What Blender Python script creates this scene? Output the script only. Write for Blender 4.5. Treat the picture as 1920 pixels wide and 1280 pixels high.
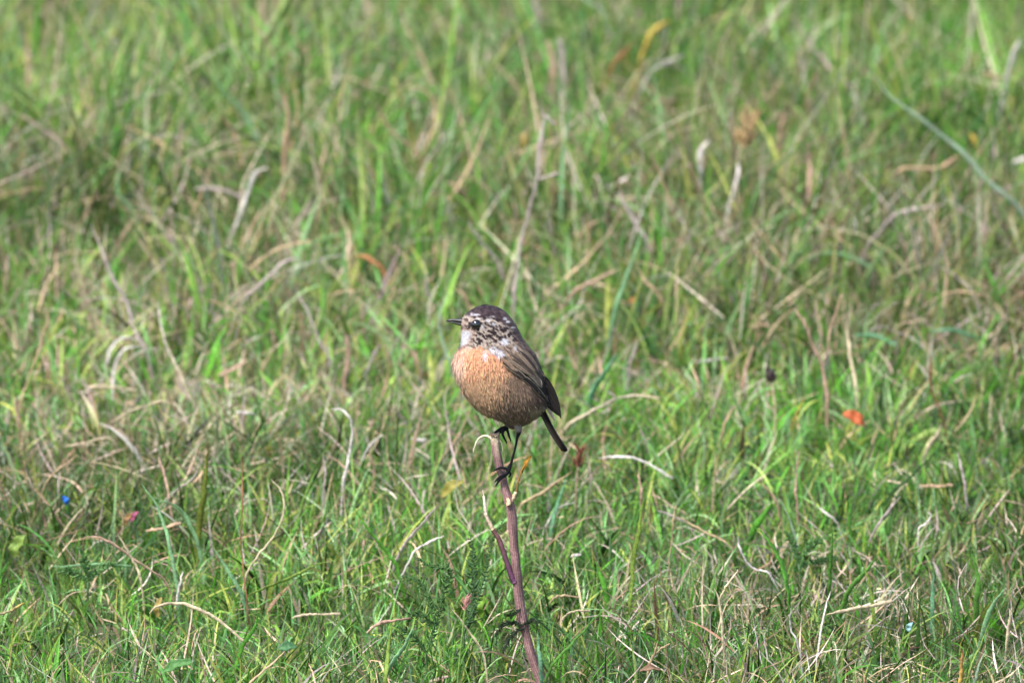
import bpy, math, random
import numpy as np
from mathutils import Vector, Matrix

for o in list(bpy.data.objects):
    bpy.data.objects.remove(o, do_unlink=True)
rng = np.random.default_rng(11)
random.seed(5)
scene = bpy.context.scene
COL = scene.collection

# ------------------------------------------------------------------ camera
DIST, CAM_H, SC = 9.0, 1.75, 2880.0          # metres to the bird, eye height, photo pixels per metre at the bird
ZC = 0.243                                    # height of the aimed-at point
PITCH = math.asin((CAM_H - ZC) / DIST)
YC = DIST * math.cos(PITCH)
cam = bpy.data.cameras.new('camera')
cam_o = bpy.data.objects.new('camera', cam)
COL.objects.link(cam_o)
cam_o.location = (0, -YC, CAM_H)
cam_o.rotation_euler = (math.pi / 2 - PITCH, 0, 0)
cam.sensor_width = 36
cam.lens = 36 * DIST / (1920 / SC)
cam.clip_start = 0.1
cam.clip_end = 500
cam.dof.use_dof = True
cam.dof.focus_distance = DIST + 0.02
cam.dof.aperture_fstop = cam.lens / 30.0
scene.camera = cam_o

# ------------------------------------------------------------------ light
SUN_EL, SUN_AZ = math.radians(56), math.radians(222)   # azimuth measured clockwise from +Y
w = bpy.data.worlds.new('World')
scene.world = w
w.use_nodes = True
nt = w.node_tree
sky = nt.nodes.new('ShaderNodeTexSky')
sky.sky_type = 'NISHITA'
sky.sun_disc = False
sky.sun_elevation = SUN_EL
sky.sun_rotation = SUN_AZ
sky.air_density = 1.0
sky.dust_density = 1.5
bg = nt.nodes['Background']
bg.inputs['Strength'].default_value = 0.12
nt.links.new(sky.outputs[0], bg.inputs['Color'])
sun = bpy.data.lights.new('sun', 'SUN')
sun.energy = 2.9
sun.angle = math.radians(7)
sun.color = (1.0, 0.95, 0.88)
sun_o = bpy.data.objects.new('sun', sun)
COL.objects.link(sun_o)
sd = Vector((math.sin(SUN_AZ) * math.cos(SUN_EL), math.cos(SUN_AZ) * math.cos(SUN_EL), math.sin(SUN_EL)))
sun_o.rotation_euler = (-sd).to_track_quat('-Z', 'Y').to_euler()
sun_o.location = sd * 20
vs = scene.view_settings
vs.view_transform = 'Standard'
vs.look = 'None'
vs.exposure = 1.2
vs.gamma = 1.0

# ------------------------------------------------------------------ helpers
FWD = np.array([0, math.cos(PITCH), -math.sin(PITCH)])
UP = np.array([0, math.sin(PITCH), math.cos(PITCH)])
CAM = np.array([0, -YC, CAM_H])


def ray(px, py):
    return FWD * DIST + np.array([(px - 960) / SC, 0, 0]) + UP * ((640 - py) / SC)


def at_y(px, py, y=0.0):
    d = ray(px, py)
    return CAM + d * ((y + YC) / d[1])


def at_z(px, py, z=0.0):
    d = ray(px, py)
    return CAM + d * ((z - CAM_H) / d[2])


def project(v):
    """world points (n,3) -> photo pixels (n,2)"""
    q = v - CAM
    f = q @ FWD
    return np.stack([960 + q[:, 0] / f * DIST * SC, 640 - (q @ UP) / f * DIST * SC], 1)


def lin(r, g, b):
    c = np.array([r, g, b], float) / 255
    return np.where(c <= 0.04045, c / 12.92, ((c + 0.055) / 1.055) ** 2.4)


class Noise2:
    def __init__(self, cell, seed):
        self.c = cell
        self.g = np.random.default_rng(seed).random((257, 257))

    def __call__(self, x, y):
        u = np.asarray(x) / self.c + 64.3
        v = np.asarray(y) / self.c + 64.7
        i = np.floor(u).astype(int)
        j = np.floor(v).astype(int)
        fu = u - i
        fv = v - j
        fu = fu * fu * (3 - 2 * fu)
        fv = fv * fv * (3 - 2 * fv)
        g = self.g
        i0, i1, j0, j1 = i % 256, (i + 1) % 256, j % 256, (j + 1) % 256
        return (g[i0, j0] * (1 - fu) + g[i1, j0] * fu) * (1 - fv) + (g[i0, j1] * (1 - fu) + g[i1, j1] * fu) * fv


def mesh_np(name, verts, quads, cols=None, smooth=True):
    """mesh from numpy arrays; quads is (n,4) or (n,3)"""
    me = bpy.data.meshes.new(name)
    verts = np.asarray(verts, np.float32)
    quads = np.asarray(quads, np.int32)
    k = quads.shape[1]
    me.vertices.add(len(verts))
    me.vertices.foreach_set('co', verts.ravel())
    me.loops.add(quads.size)
    me.loops.foreach_set('vertex_index', quads.ravel())
    me.polygons.add(len(quads))
    me.polygons.foreach_set('loop_start', np.arange(0, quads.size, k, dtype=np.int32))
    if smooth:
        me.polygons.foreach_set('use_smooth', np.ones(len(quads), bool))
    me.update(calc_edges=True)
    if cols is not None:
        set_cols(me, cols)
    return me


def set_cols(me, cols):
    a = me.color_attributes.new('Col', 'FLOAT_COLOR', 'POINT')
    c = np.ones((len(me.vertices), 4), np.float32)
    c[:, :3] = np.clip(cols, 0, 1)
    a.data.foreach_set('color', c.ravel())


def link(name, me, mat, parent=None, label=None, cat=None, group=None, kind=None):
    o = bpy.data.objects.new(name, me)
    COL.objects.link(o)
    if mat is not None:
        me.materials.append(mat)
    if parent is not None:
        o.parent = parent
    if label: o['label'] = label
    if cat: o['category'] = cat
    if group: o['group'] = group
    if kind: o['kind'] = kind
    return o


def mat_vc(name, rough=0.55, spec=0.4, transl=0.0, noise=0.0, nscale=900.0, bump=0.0, sheen=0.0):
    """principled over the vertex colour, with optional grain, bump and light passing through"""
    m = bpy.data.materials.new(name)
    m.use_nodes = True
    t = m.node_tree
    p = t.nodes['Principled BSDF']
    out = t.nodes['Material Output']
    vc = t.nodes.new('ShaderNodeVertexColor')
    vc.layer_name = 'Col'
    src = vc.outputs['Color']
    if noise or bump:
        tc = t.nodes.new('ShaderNodeTexCoord')
        nz = t.nodes.new('ShaderNodeTexNoise')
        nz.inputs['Scale'].default_value = nscale
        nz.inputs['Detail'].default_value = 3
        t.links.new(tc.outputs['Object'], nz.inputs['Vector'])
        if noise:
            mr = t.nodes.new('ShaderNodeMapRange')
            mr.inputs['From Min'].default_value = 0.3
            mr.inputs['From Max'].default_value = 0.7
            mr.inputs['To Min'].default_value = 1 - noise
            mr.inputs['To Max'].default_value = 1 + noise
            t.links.new(nz.outputs['Fac'], mr.inputs['Value'])
            mx = t.nodes.new('ShaderNodeVectorMath')
            mx.operation = 'SCALE'
            t.links.new(src, mx.inputs[0])
            t.links.new(mr.outputs[0], mx.inputs['Scale'])
            src = mx.outputs[0]
        if bump:
            bp = t.nodes.new('ShaderNodeBump')
            bp.inputs['Strength'].default_value = bump
            bp.inputs['Distance'].default_value = 0.0006
            t.links.new(nz.outputs['Fac'], bp.inputs['Height'])
            t.links.new(bp.outputs[0], p.inputs['Normal'])
    t.links.new(src, p.inputs['Base Color'])
    p.inputs['Roughness'].default_value = rough
    p.inputs['Specular IOR Level'].default_value = spec
    if sheen:
        p.inputs['Sheen Weight'].default_value = sheen
    if transl:
        tr = t.nodes.new('ShaderNodeBsdfTranslucent')
        ms = t.nodes.new('ShaderNodeMixShader')
        ms.inputs[0].default_value = transl
        t.links.new(src, tr.inputs['Color'])
        t.links.new(p.outputs[0], ms.inputs[1])
        t.links.new(tr.outputs[0], ms.inputs[2])
        t.links.new(ms.outputs[0], out.inputs['Surface'])
    return m


M_GRASS = mat_vc('grass_blades', 0.50, 0.32, 0.40, 0.40, 650)
M_DRY = mat_vc('dry_straw', 0.55, 0.35, 0.10, 0.42, 420, 0.5)
M_STEM = mat_vc('stem_bark', 0.6, 0.3, 0.0, 0.35, 700, 0.6)
M_BODY = mat_vc('plumage', 0.85, 0.12, 0.0, 0.25, 1100, 0.5, 0.12)
M_FEATHER = mat_vc('flight_feathers', 0.65, 0.2, 0.0, 0.4, 1000, 0.4)
M_HORN = mat_vc('bill_horn', 0.35, 0.5, 0.0, 0.2, 900)
M_EYE = mat_vc('eye_gloss', 0.16, 1.0)
M_PETAL = mat_vc('petal', 0.6, 0.3, 0.25, 0.2, 700)


def catmull(pts, n):
    pts = np.asarray(pts, float)
    if len(pts) == 2:
        s = np.linspace(0, 1, n)[:, None]
        return pts[0] * (1 - s) + pts[1] * s
    seg = np.linalg.norm(np.diff(pts, axis=0), axis=1)
    t = np.concatenate([[0], np.cumsum(np.maximum(seg, 1e-9) ** 0.7)])
    t /= t[-1]
    m = np.zeros_like(pts)
    m[1:-1] = (pts[2:] - pts[:-2]) / (t[2:] - t[:-2])[:, None]
    m[0] = (pts[1] - pts[0]) / (t[1] - t[0])
    m[-1] = (pts[-1] - pts[-2]) / (t[-1] - t[-2])
    s = np.linspace(0, 1, n)
    i = np.clip(np.searchsorted(t, s, side='right') - 1, 0, len(t) - 2)
    h = (t[i + 1] - t[i])[:, None]
    u = ((s - t[i])[:, None]) / h
    return ((2 * u**3 - 3 * u**2 + 1) * pts[i] + (u**3 - 2 * u**2 + u) * h * m[i]
            + (-2 * u**3 + 3 * u**2) * pts[i + 1] + (u**3 - u**2) * h * m[i + 1])


def frames(path, hint=(0, 1, 0)):
    tan = np.gradient(path, axis=0)
    tan /= np.linalg.norm(tan, axis=1)[:, None] + 1e-12
    h = np.tile(np.asarray(hint, float), (len(path), 1))
    side = np.cross(tan, h)
    side /= np.linalg.norm(side, axis=1)[:, None] + 1e-12
    nor = np.cross(side, tan)
    return tan, side, nor


def tube(path, ra, rb=None, k=8, hint=(0, 1, 0), twist=None, ridge=0.0, fold=0.0):
    """closed tube; ra = half width across the view, rb = half depth. returns verts, quads, s (0..1), ring angle"""
    path = np.asarray(path, float)
    n = len(path)
    ra = np.broadcast_to(np.asarray(ra, float), (n,))
    rb = ra if rb is None else np.broadcast_to(np.asarray(rb, float), (n,))
    tan, sd_, nr = frames(path, hint)
    if twist is not None:
        c, s_ = np.cos(twist)[:, None], np.sin(twist)[:, None]
        sd_, nr = sd_ * c + nr * s_, nr * c - sd_ * s_
    th = np.linspace(0, 2 * math.pi, k, endpoint=False)
    rm = 1 + ridge * np.where(np.arange(k) % 2 == 0, 1, -1)
    v = (path[:, None, :] + sd_[:, None, :] * (ra[:, None] * np.cos(th) * rm)[:, :, None]
         + nr[:, None, :] * (rb[:, None] * np.sin(th) * rm + fold * ra[:, None] * np.abs(np.cos(th)))[:, :, None])
    v = v.reshape(-1, 3)
    q = []
    for i in range(n - 1):
        for j in range(k):
            q.append((i * k + j, i * k + (j + 1) % k, (i + 1) * k + (j + 1) % k, (i + 1) * k + j))
    for b in (0, (n - 1) * k):                  # caps as a fan of quads
        for j in range(0, k - 2, 2):
            f = (b, b + j + 1, b + j + 2, b + (j + 3) % k) if j + 3 <= k else None
            if f and len(set(f)) == 4:
                q.append(f)
            elif f:
                q.append((b, b + j + 1, b + j + 2, b + j + 2))
    q = [x for x in q if len(set(x)) == 4]
    s = np.repeat(np.linspace(0, 1, n), k)
    return v, np.array(q, np.int32), s, np.tile(th, n)


def join(parts):
    vs_, qs, cs, off = [], [], [], 0
    for v, q, c in parts:
        vs_.append(v); qs.append(np.asarray(q) + off); cs.append(c)
        off += len(v)
    return np.concatenate(vs_), np.concatenate(qs), np.concatenate(cs)


# ------------------------------------------------------------------ ground
N_H1, N_H2, N_DRY, N_HUE, N_T = Noise2(0.55, 1), Noise2(0.16, 2), Noise2(0.33, 3), Noise2(0.25, 4), Noise2(0.09, 9)


def ground_z(x, y):
    return 0.02 * (N_H1(x * 0.7, y * 0.7 + 3) - 0.5) * np.clip((np.asarray(y) - 0.1) * 2, 0, 1)


def grass_h(x, y):
    """local sward height: short in front, longer and tussocky behind"""
    x = np.asarray(x, float); y = np.asarray(y, float)
    k = np.clip((y - 1.15) / 0.6, 0, 1)
    k = k * k * (3 - 2 * k)
    h = 0.036 + 0.062 * k
    h = h * (0.40 + 0.45 * N_H1(x, y) + 0.85 * N_H2(x, y))
    near = np.exp(-((x - 0.012) / 0.05) ** 2) * np.clip((0.06 - y) / 0.06, 0, 1)
    return h * (1 - 0.75 * near)


def make_ground():
    n = 90
    xs = np.concatenate([[-120, -40, -14, -6], np.linspace(-2.5, 2.5, n), [6, 14, 40, 120]])
    ys = np.concatenate([[-60, -20, -7], np.linspace(-2, 7, 140), [12, 25, 60, 200]])
    X, Y = np.meshgrid(xs, ys, indexing='ij')
    v = np.stack([X, Y, ground_z(X, Y)], -1).reshape(-1, 3)
    a, b = len(xs), len(ys)
    i, j = np.meshgrid(np.arange(a - 1), np.arange(b - 1), indexing='ij')
    i, j = i.ravel(), j.ravel()
    q = np.stack([i * b + j, (i + 1) * b + j, (i + 1) * b + j + 1, i * b + j + 1], 1)
    m = bpy.data.materials.new('soil_and_moss')
    m.use_nodes = True
    t = m.node_tree
    p = t.nodes['Principled BSDF']
    tc = t.nodes.new('ShaderNodeTexCoord')
    n1 = t.nodes.new('ShaderNodeTexNoise'); n1.inputs['Scale'].default_value = 40; n1.inputs['Detail'].default_value = 8
    n2 = t.nodes.new('ShaderNodeTexNoise'); n2.inputs['Scale'].default_value = 6; n2.inputs['Detail'].default_value = 4
    r1 = t.nodes.new('ShaderNodeValToRGB')
    r1.color_ramp.elements[0].position = 0.3; r1.color_ramp.elements[0].color = (0.035, 0.026, 0.016, 1)
    r1.color_ramp.elements[1].position = 0.72; r1.color_ramp.elements[1].color = (0.16, 0.12, 0.07, 1)
    mx = t.nodes.new('ShaderNodeMix'); mx.data_type = 'RGBA'
    mx.inputs[7].default_value = (0.05, 0.085, 0.022, 1)
    bp = t.nodes.new('ShaderNodeBump'); bp.inputs['Strength'].default_value = 0.8; bp.inputs['Distance'].default_value = 0.01
    for nn in (n1, n2): t.links.new(tc.outputs['Object'], nn.inputs['Vector'])
    t.links.new(n1.outputs['Fac'], r1.inputs[0]); t.links.new(r1.outputs[0], mx.inputs[6])
    t.links.new(n2.outputs['Fac'], mx.inputs[0]); t.links.new(mx.outputs[2], p.inputs['Base Color'])
    t.links.new(n1.outputs['Fac'], bp.inputs['Height']); t.links.new(bp.outputs[0], p.inputs['Normal'])
    p.inputs['Roughness'].default_value = 0.95
    link('ground', mesh_np('ground', v, q), m, kind='structure')


make_ground()


# ------------------------------------------------------------------ grass
CLEAR = np.full((330, 500), -9.0)             # how far back each traced find stands, on a coarse grid of directions


def note_find(path, halfpx=4.0, prob=1.0):
    """the sward is thin where a find lies on top of it"""
    pr = project(np.asarray(path))
    r_ = int(math.ceil((halfpx + 1) / 4))
    for (px, py), yy in zip(pr, np.asarray(path)[:, 1]):
        i, j = int(py / 4) + 4, int(px / 4) + 10
        CLEAR[max(0, i - r_):i + r_ + 1, max(0, j - r_):j + r_ + 1] = np.maximum(CLEAR[max(0, i - r_):i + r_ + 1, max(0, j - r_):j + r_ + 1], yy)


def thin_out(V, q, C, per, nq, keep=0.12):
    """drop most blades that would bury a find"""
    n = len(V) // per
    pr = project(V)
    i = np.clip((pr[:, 1] / 4).astype(int) + 4, 0, 329)
    j = np.clip((pr[:, 0] / 4).astype(int) + 10, 0, 499)
    hit = (CLEAR[i, j] > V[:, 1] - 0.002).reshape(n, per).sum(1) > 0
    ok = ~hit | (rng.random(n) < keep)
    kk = np.repeat(ok, per)
    new = np.cumsum(kk) - 1
    return V[kk], new[q[np.repeat(ok, nq)]], C[kk]


def sweep(root, az, lean, bend, length, width, twist, c0, c1, S=6, K=2, fold=0.25, kink=None):
    """many blades at once. arc starts at `lean` from upright and turns by `bend`; returns verts, quads, colours"""
    n = len(az)
    s = np.linspace(0, 1, S + 1)
    ang = lean[:, None] + bend[:, None] * s[None] ** 1.4
    if kink is not None:
        ang = ang + kink[:, None] * (s[None] > 0.55)
    mid = 0.5 * (ang[:, 1:] + ang[:, :-1])
    dl = (length / S)[:, None]
    hx = np.concatenate([np.zeros((n, 1)), np.cumsum(np.sin(mid) * dl, 1)], 1)
    hz = np.concatenate([np.zeros((n, 1)), np.cumsum(np.cos(mid) * dl, 1)], 1)
    ca, sa = np.cos(az)[:, None], np.sin(az)[:, None]
    wob = (rng.random((n, 1)) - 0.5) * 0.25 * length[:, None] * s[None] ** 2
    P = np.stack([root[:, 0:1] + hx * ca - wob * sa, root[:, 1:2] + hx * sa + wob * ca, root[:, 2:3] + hz], -1)
    P[..., 2] = np.maximum(P[..., 2], root[:, 2:3] + 0.004 * s[None])
    T = np.stack([np.sin(ang) * ca, np.sin(ang) * sa, np.cos(ang)], -1)
    side = np.stack([-sa, ca, np.zeros_like(ca)], -1) * np.ones((1, S + 1, 1))
    nor = np.cross(side, T)
    tw = twist[:, None] * (0.3 + s[None])
    side, nor = side * np.cos(tw)[..., None] + nor * np.sin(tw)[..., None], nor * np.cos(tw)[..., None] - side * np.sin(tw)[..., None]
    prof = np.clip(1.02 - s ** 2.4, 0.04, 1) * (0.65 + 0.35 * np.minimum(1, s * 4))
    W = width[:, None] * prof[None] * 0.5
    cols = []
    if K == 2:
        V = np.stack([P - side * W[..., None], P + side * W[..., None]], 2)
    else:
        V = np.stack([P - side * W[..., None] + nor * (W * fold)[..., None], P, P + side * W[..., None] + nor * (W * fold)[..., None]], 2)
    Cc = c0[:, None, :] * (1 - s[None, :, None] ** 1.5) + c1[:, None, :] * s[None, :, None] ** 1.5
    Cc = np.repeat(Cc[:, :, None, :], K, 2)
    base = np.arange(n)[:, None, None] * ((S + 1) * K)
    i = np.arange(S)[None, :, None] * K
    j = np.arange(K - 1)[None, None, :]
    a = base + i + j
    q = np.stack([a, a + 1, a + 1 + K, a + K], -1).reshape(-1, 4)
    return thin_out(V.reshape(-1, 3), q, Cc.reshape(-1, 3), (S + 1) * K, S * (K - 1))


PAL = np.array([lin(106, 146, 58), lin(90, 134, 52), lin(138, 164, 84), lin(98, 150, 82), lin(130, 168, 114),
                lin(58, 92, 34), lin(150, 160, 78), lin(86, 152, 44)])
TAN = np.array([lin(192, 172, 146), lin(176, 154, 126), lin(204, 188, 172), lin(156, 132, 104), lin(186, 154, 126), lin(132, 104, 80), lin(186, 166, 158)])


def pick(pal, n, p=None, jit=0.25):
    c = pal[rng.choice(len(pal), n, p=p)]
    return c * np.clip(1 + jit * rng.standard_normal((n, 1)), 0.2, 2.1) * (1 + 0.06 * rng.standard_normal((n, 3)))


def half_width(y):
    return 0.40 + 0.05 * np.clip(y, 0, 9) + 0.10


def scatter(n_per_m2, y0, y1, extra=0.0, x_out=None):
    """uniform points in the seen wedge (plus a margin), or in a wide field"""
    wmax = (half_width(y1) + extra) if x_out is None else x_out
    n = int(n_per_m2 * (y1 - y0) * 2 * wmax)
    x = (rng.random(n) * 2 - 1) * wmax
    y = y0 + rng.random(n) * (y1 - y0)
    if x_out is None:
        k = np.abs(x) < half_width(y) + extra
        x, y = x[k], y[k]
    return x, y


def dry_amount(x, y):
    d = N_DRY(x, y) * 0.75 + N_T(x, y) * 0.35
    px = 960 + x * SC * 0.9
    left = np.exp(-((x + 0.26) / 0.2) ** 2 - ((y - 1.15) / 0.33) ** 2)       # the straw-strewn patch left of the bird
    right = np.exp(-((x - 0.36) / 0.16) ** 2 - ((y - 1.4) / 0.3) ** 2)
    far_l = np.exp(-((x + 0.38) / 0.22) ** 2 - ((y - 2.5) / 0.6) ** 2)
    return d + 0.6 * left + 0.3 * right + 0.4 * far_l


def roots(x, y):
    return np.stack([x, y, ground_z(x, y) - 0.002], 1)


def make_grass():
    parts = []
    # tussocks: blades radiating from shared hearts
    tx, ty = scatter(430, -0.45, 4.6, 0.25)
    cnt = rng.integers(9, 30, len(tx))
    tid = np.repeat(np.arange(len(tx)), cnt)
    n = len(tid)
    trad = 0.012 + 0.022 * rng.random(len(tx))
    thue = rng.choice(len(PAL), len(tx))
    tleanaz = rng.random(len(tx)) * 6.283
    r = np.sqrt(rng.random(n)) * trad[tid]
    a = rng.random(n) * 6.283
    x = tx[tid] + r * np.cos(a); y = ty[tid] + r * np.sin(a)
    h = grass_h(x, y)
    L = h * (0.75 + 0.85 * rng.random(n))
    az = a + 0.7 * rng.standard_normal(n)
    lean = 0.10 + (0.5 + 0.5 * np.clip((1.2 - y) / 0.6, 0, 1)) * (r / trad[tid]) * rng.random(n) + 0.15 * rng.random(n)
    bend = np.abs(rng.standard_normal(n)) * 0.85 + 0.1
    far = np.clip((y - 0.6) / 1.2, 0, 1)
    wd = (0.0010 + 0.0018 * rng.random(n) ** 1.7) * (1 + 0.25 * far)
    near_ = 1 - far
    c = PAL[np.where(rng.random(n) < 0.55, thue[tid], rng.integers(0, len(PAL), n))]
    hue = N_HUE(x, y)[:, None]
    c = c * np.clip(1 + 0.48 * rng.standard_normal((n, 1)), 0.2, 2.2) * (0.55 + 0.85 * hue)
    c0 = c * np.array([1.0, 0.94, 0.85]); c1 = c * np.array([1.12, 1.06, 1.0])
    dead = rng.random(n) < 0.14 + 0.45 * np.clip(dry_amount(x, y) - 0.5, 0, 1)
    td = pick(TAN, n)
    c1 = np.where(dead[:, None], td, c1); c0 = np.where((dead & (rng.random(n) < 0.55))[:, None], td * 0.8, c0)
    wide = rng.random(n) < 0.18
    for sel, K, S in ((~wide, 2, 6), (wide, 3, 6)):
        ww = wd * (1.0 if K == 2 else 1.75)
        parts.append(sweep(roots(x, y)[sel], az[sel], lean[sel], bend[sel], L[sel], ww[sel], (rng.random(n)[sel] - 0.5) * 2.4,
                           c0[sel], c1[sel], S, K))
    # single blades between them
    x, y = scatter(8000, -0.45, 4.6, 0.25)
    k = rng.random(len(x)) < np.clip(1.25 - 0.35 * y, 0.35, 1)
    x, y = x[k], y[k]
    n = len(x)
    h = grass_h(x, y)
    c = pick(PAL, n, jit=0.45) * (0.55 + 0.85 * N_HUE(x, y)[:, None])
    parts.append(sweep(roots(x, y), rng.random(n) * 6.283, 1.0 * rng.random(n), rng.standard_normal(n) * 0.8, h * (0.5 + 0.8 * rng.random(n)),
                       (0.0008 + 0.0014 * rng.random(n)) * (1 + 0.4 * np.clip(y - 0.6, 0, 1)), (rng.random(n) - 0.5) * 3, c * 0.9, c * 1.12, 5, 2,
                       kink=np.where(rng.random(n) < 0.12, 1.0, 0.0)))
    v, q, c = join(parts)
    o = link('grass', mesh_np('grass', v, q, c), M_GRASS, kind='stuff')
    o['label'] = 'tangled green meadow grass with narrow blades covering the ground'
    o['category'] = 'grass'
    # fine thin blades filling the near sward
    x, y = scatter(8500, -0.3, 4.4, 0.1)
    k = rng.random(len(x)) < np.clip(1.35 - 0.3 * y, 0.4, 1)
    x, y = x[k], y[k]
    n = len(x)
    h = grass_h(x, y)
    c = pick(PAL, n, jit=0.48) * (0.55 + 0.85 * N_HUE(x, y)[:, None])
    c = np.where((rng.random(n) < 0.12 + 0.3 * np.clip(dry_amount(x, y) - 0.5, 0, 1))[:, None], pick(TAN, n), c)
    fine = sweep(roots(x, y), rng.random(n) * 6.283, 1.1 * rng.random(n), rng.standard_normal(n) * 0.9, h * (0.5 + 0.6 * rng.random(n)),
                 (0.0006 + 0.0008 * rng.random(n)) * (1 + 0.3 * np.clip(y - 1, 0, 2)), (rng.random(n) - 0.5) * 3, c * 0.95, c * 1.1, 4, 2)
    o = link('grass', mesh_np('fine_grass', fine[0], fine[1], fine[2]), M_GRASS, kind='stuff')
    o['label'] = 'fine thin grass filling the short sward around the stem'
    o['category'] = 'grass'
    # low mossy herb layer under the blades, only near enough to be seen
    x, y = scatter(15000, -0.2, 1.5)
    n = len(x)
    c = pick(PAL[[0, 1, 3, 5]], n, jit=0.25) * 0.8
    v, q, c = sweep(roots(x, y), rng.random(n) * 6.283, 0.2 + 0.8 * rng.random(n), 0.5 * rng.standard_normal(n), 0.008 + 0.016 * rng.random(n),
                    0.0007 + 0.0013 * rng.random(n), (rng.random(n) - 0.5) * 3, c, c * 1.1, 3, 2)
    o = link('ground_cover', mesh_np('ground_cover', v, q, c), M_GRASS, kind='stuff')
    o['label'] = 'low mossy green herbs between the grass roots'
    o['category'] = 'ground cover'
    # dry straw and thatch
    parts = []
    x, y = scatter(8500, -0.45, 4.6, 0.2)
    k = rng.random(len(x)) < np.clip((dry_amount(x, y) - 0.26) * 1.4, 0.2, 1) * np.clip(1.45 - 0.4 * y, 0.55, 1)
    x, y = x[k], y[k]
    n = len(x)
    h = grass_h(x, y)
    td = pick(TAN, n)
    R = roots(x, y); R[:, 2] += h * rng.random(n) * 0.6
    parts.append(sweep(R, rng.random(n) * 6.283, 0.5 + 0.9 * rng.random(n), rng.standard_normal(n) * 0.7, h * (0.5 + 0.75 * rng.random(n)),
                       0.0007 + 0.0011 * rng.random(n) ** 2, (rng.random(n) - 0.5) * 3, td * 0.9, td * 1.15, 5, 2,
                       kink=np.where(rng.random(n) < 0.3, 1.0 * rng.standard_normal(n), 0.0)))
    v, q, c = join(parts)
    o = link('dry_thatch', mesh_np('dry_thatch', v, q, c), M_DRY, kind='stuff')
    o['label'] = 'dead tan grass straw matted among the green blades'
    o['category'] = 'thatch'
    # the field going on around, coarser
    x, y = scatter(1500, -2.2, 8.5, x_out=3.2)
    k = (np.abs(x) > half_width(y) + 0.2) | (y < -0.4) | (y > 4.5)
    x, y = x[k], y[k]
    n = len(x)
    h = grass_h(x, y)
    c = pick(PAL, n, jit=0.2)
    td = pick(TAN, n)
    c = np.where((rng.random(n) < 0.2)[:, None], td, c)
    v, q, c = sweep(roots(x, y), rng.random(n) * 6.283, 0.6 * rng.random(n), np.abs(rng.standard_normal(n)) * 0.8, h * (0.7 + 0.8 * rng.random(n)),
                    0.002 + 0.003 * rng.random(n), (rng.random(n) - 0.5) * 2.5, c * 0.9, c * 1.1, 4, 2)
    o = link('grass', mesh_np('grass_around', v, q, c), M_GRASS, kind='stuff')
    o['label'] = 'meadow grass going on around the clearing'
    o['category'] = 'grass'


# ------------------------------------------------------------------ single straws, blades and leaves, traced
STRAW = {'cream': (200, 182, 150), 'tan': (176, 152, 118), 'lilac': (172, 156, 150), 'pink': (182, 148, 128), 'brown': (128, 92, 62),
         'white': (206, 196, 188), 'orange': (186, 126, 86), 'peach': (184, 152, 122), 'rust': (128, 76, 58), 'yellow': (186, 160, 72),
         'green': (94, 142, 60), 'bright': (92, 152, 54), 'blue': (130, 168, 122), 'teal': (116, 164, 124), 'olive': (118, 128, 56),
         'ygreen': (132, 156, 70), 'dark': (52, 80, 40), 'silver': (164, 182, 156)}


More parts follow.
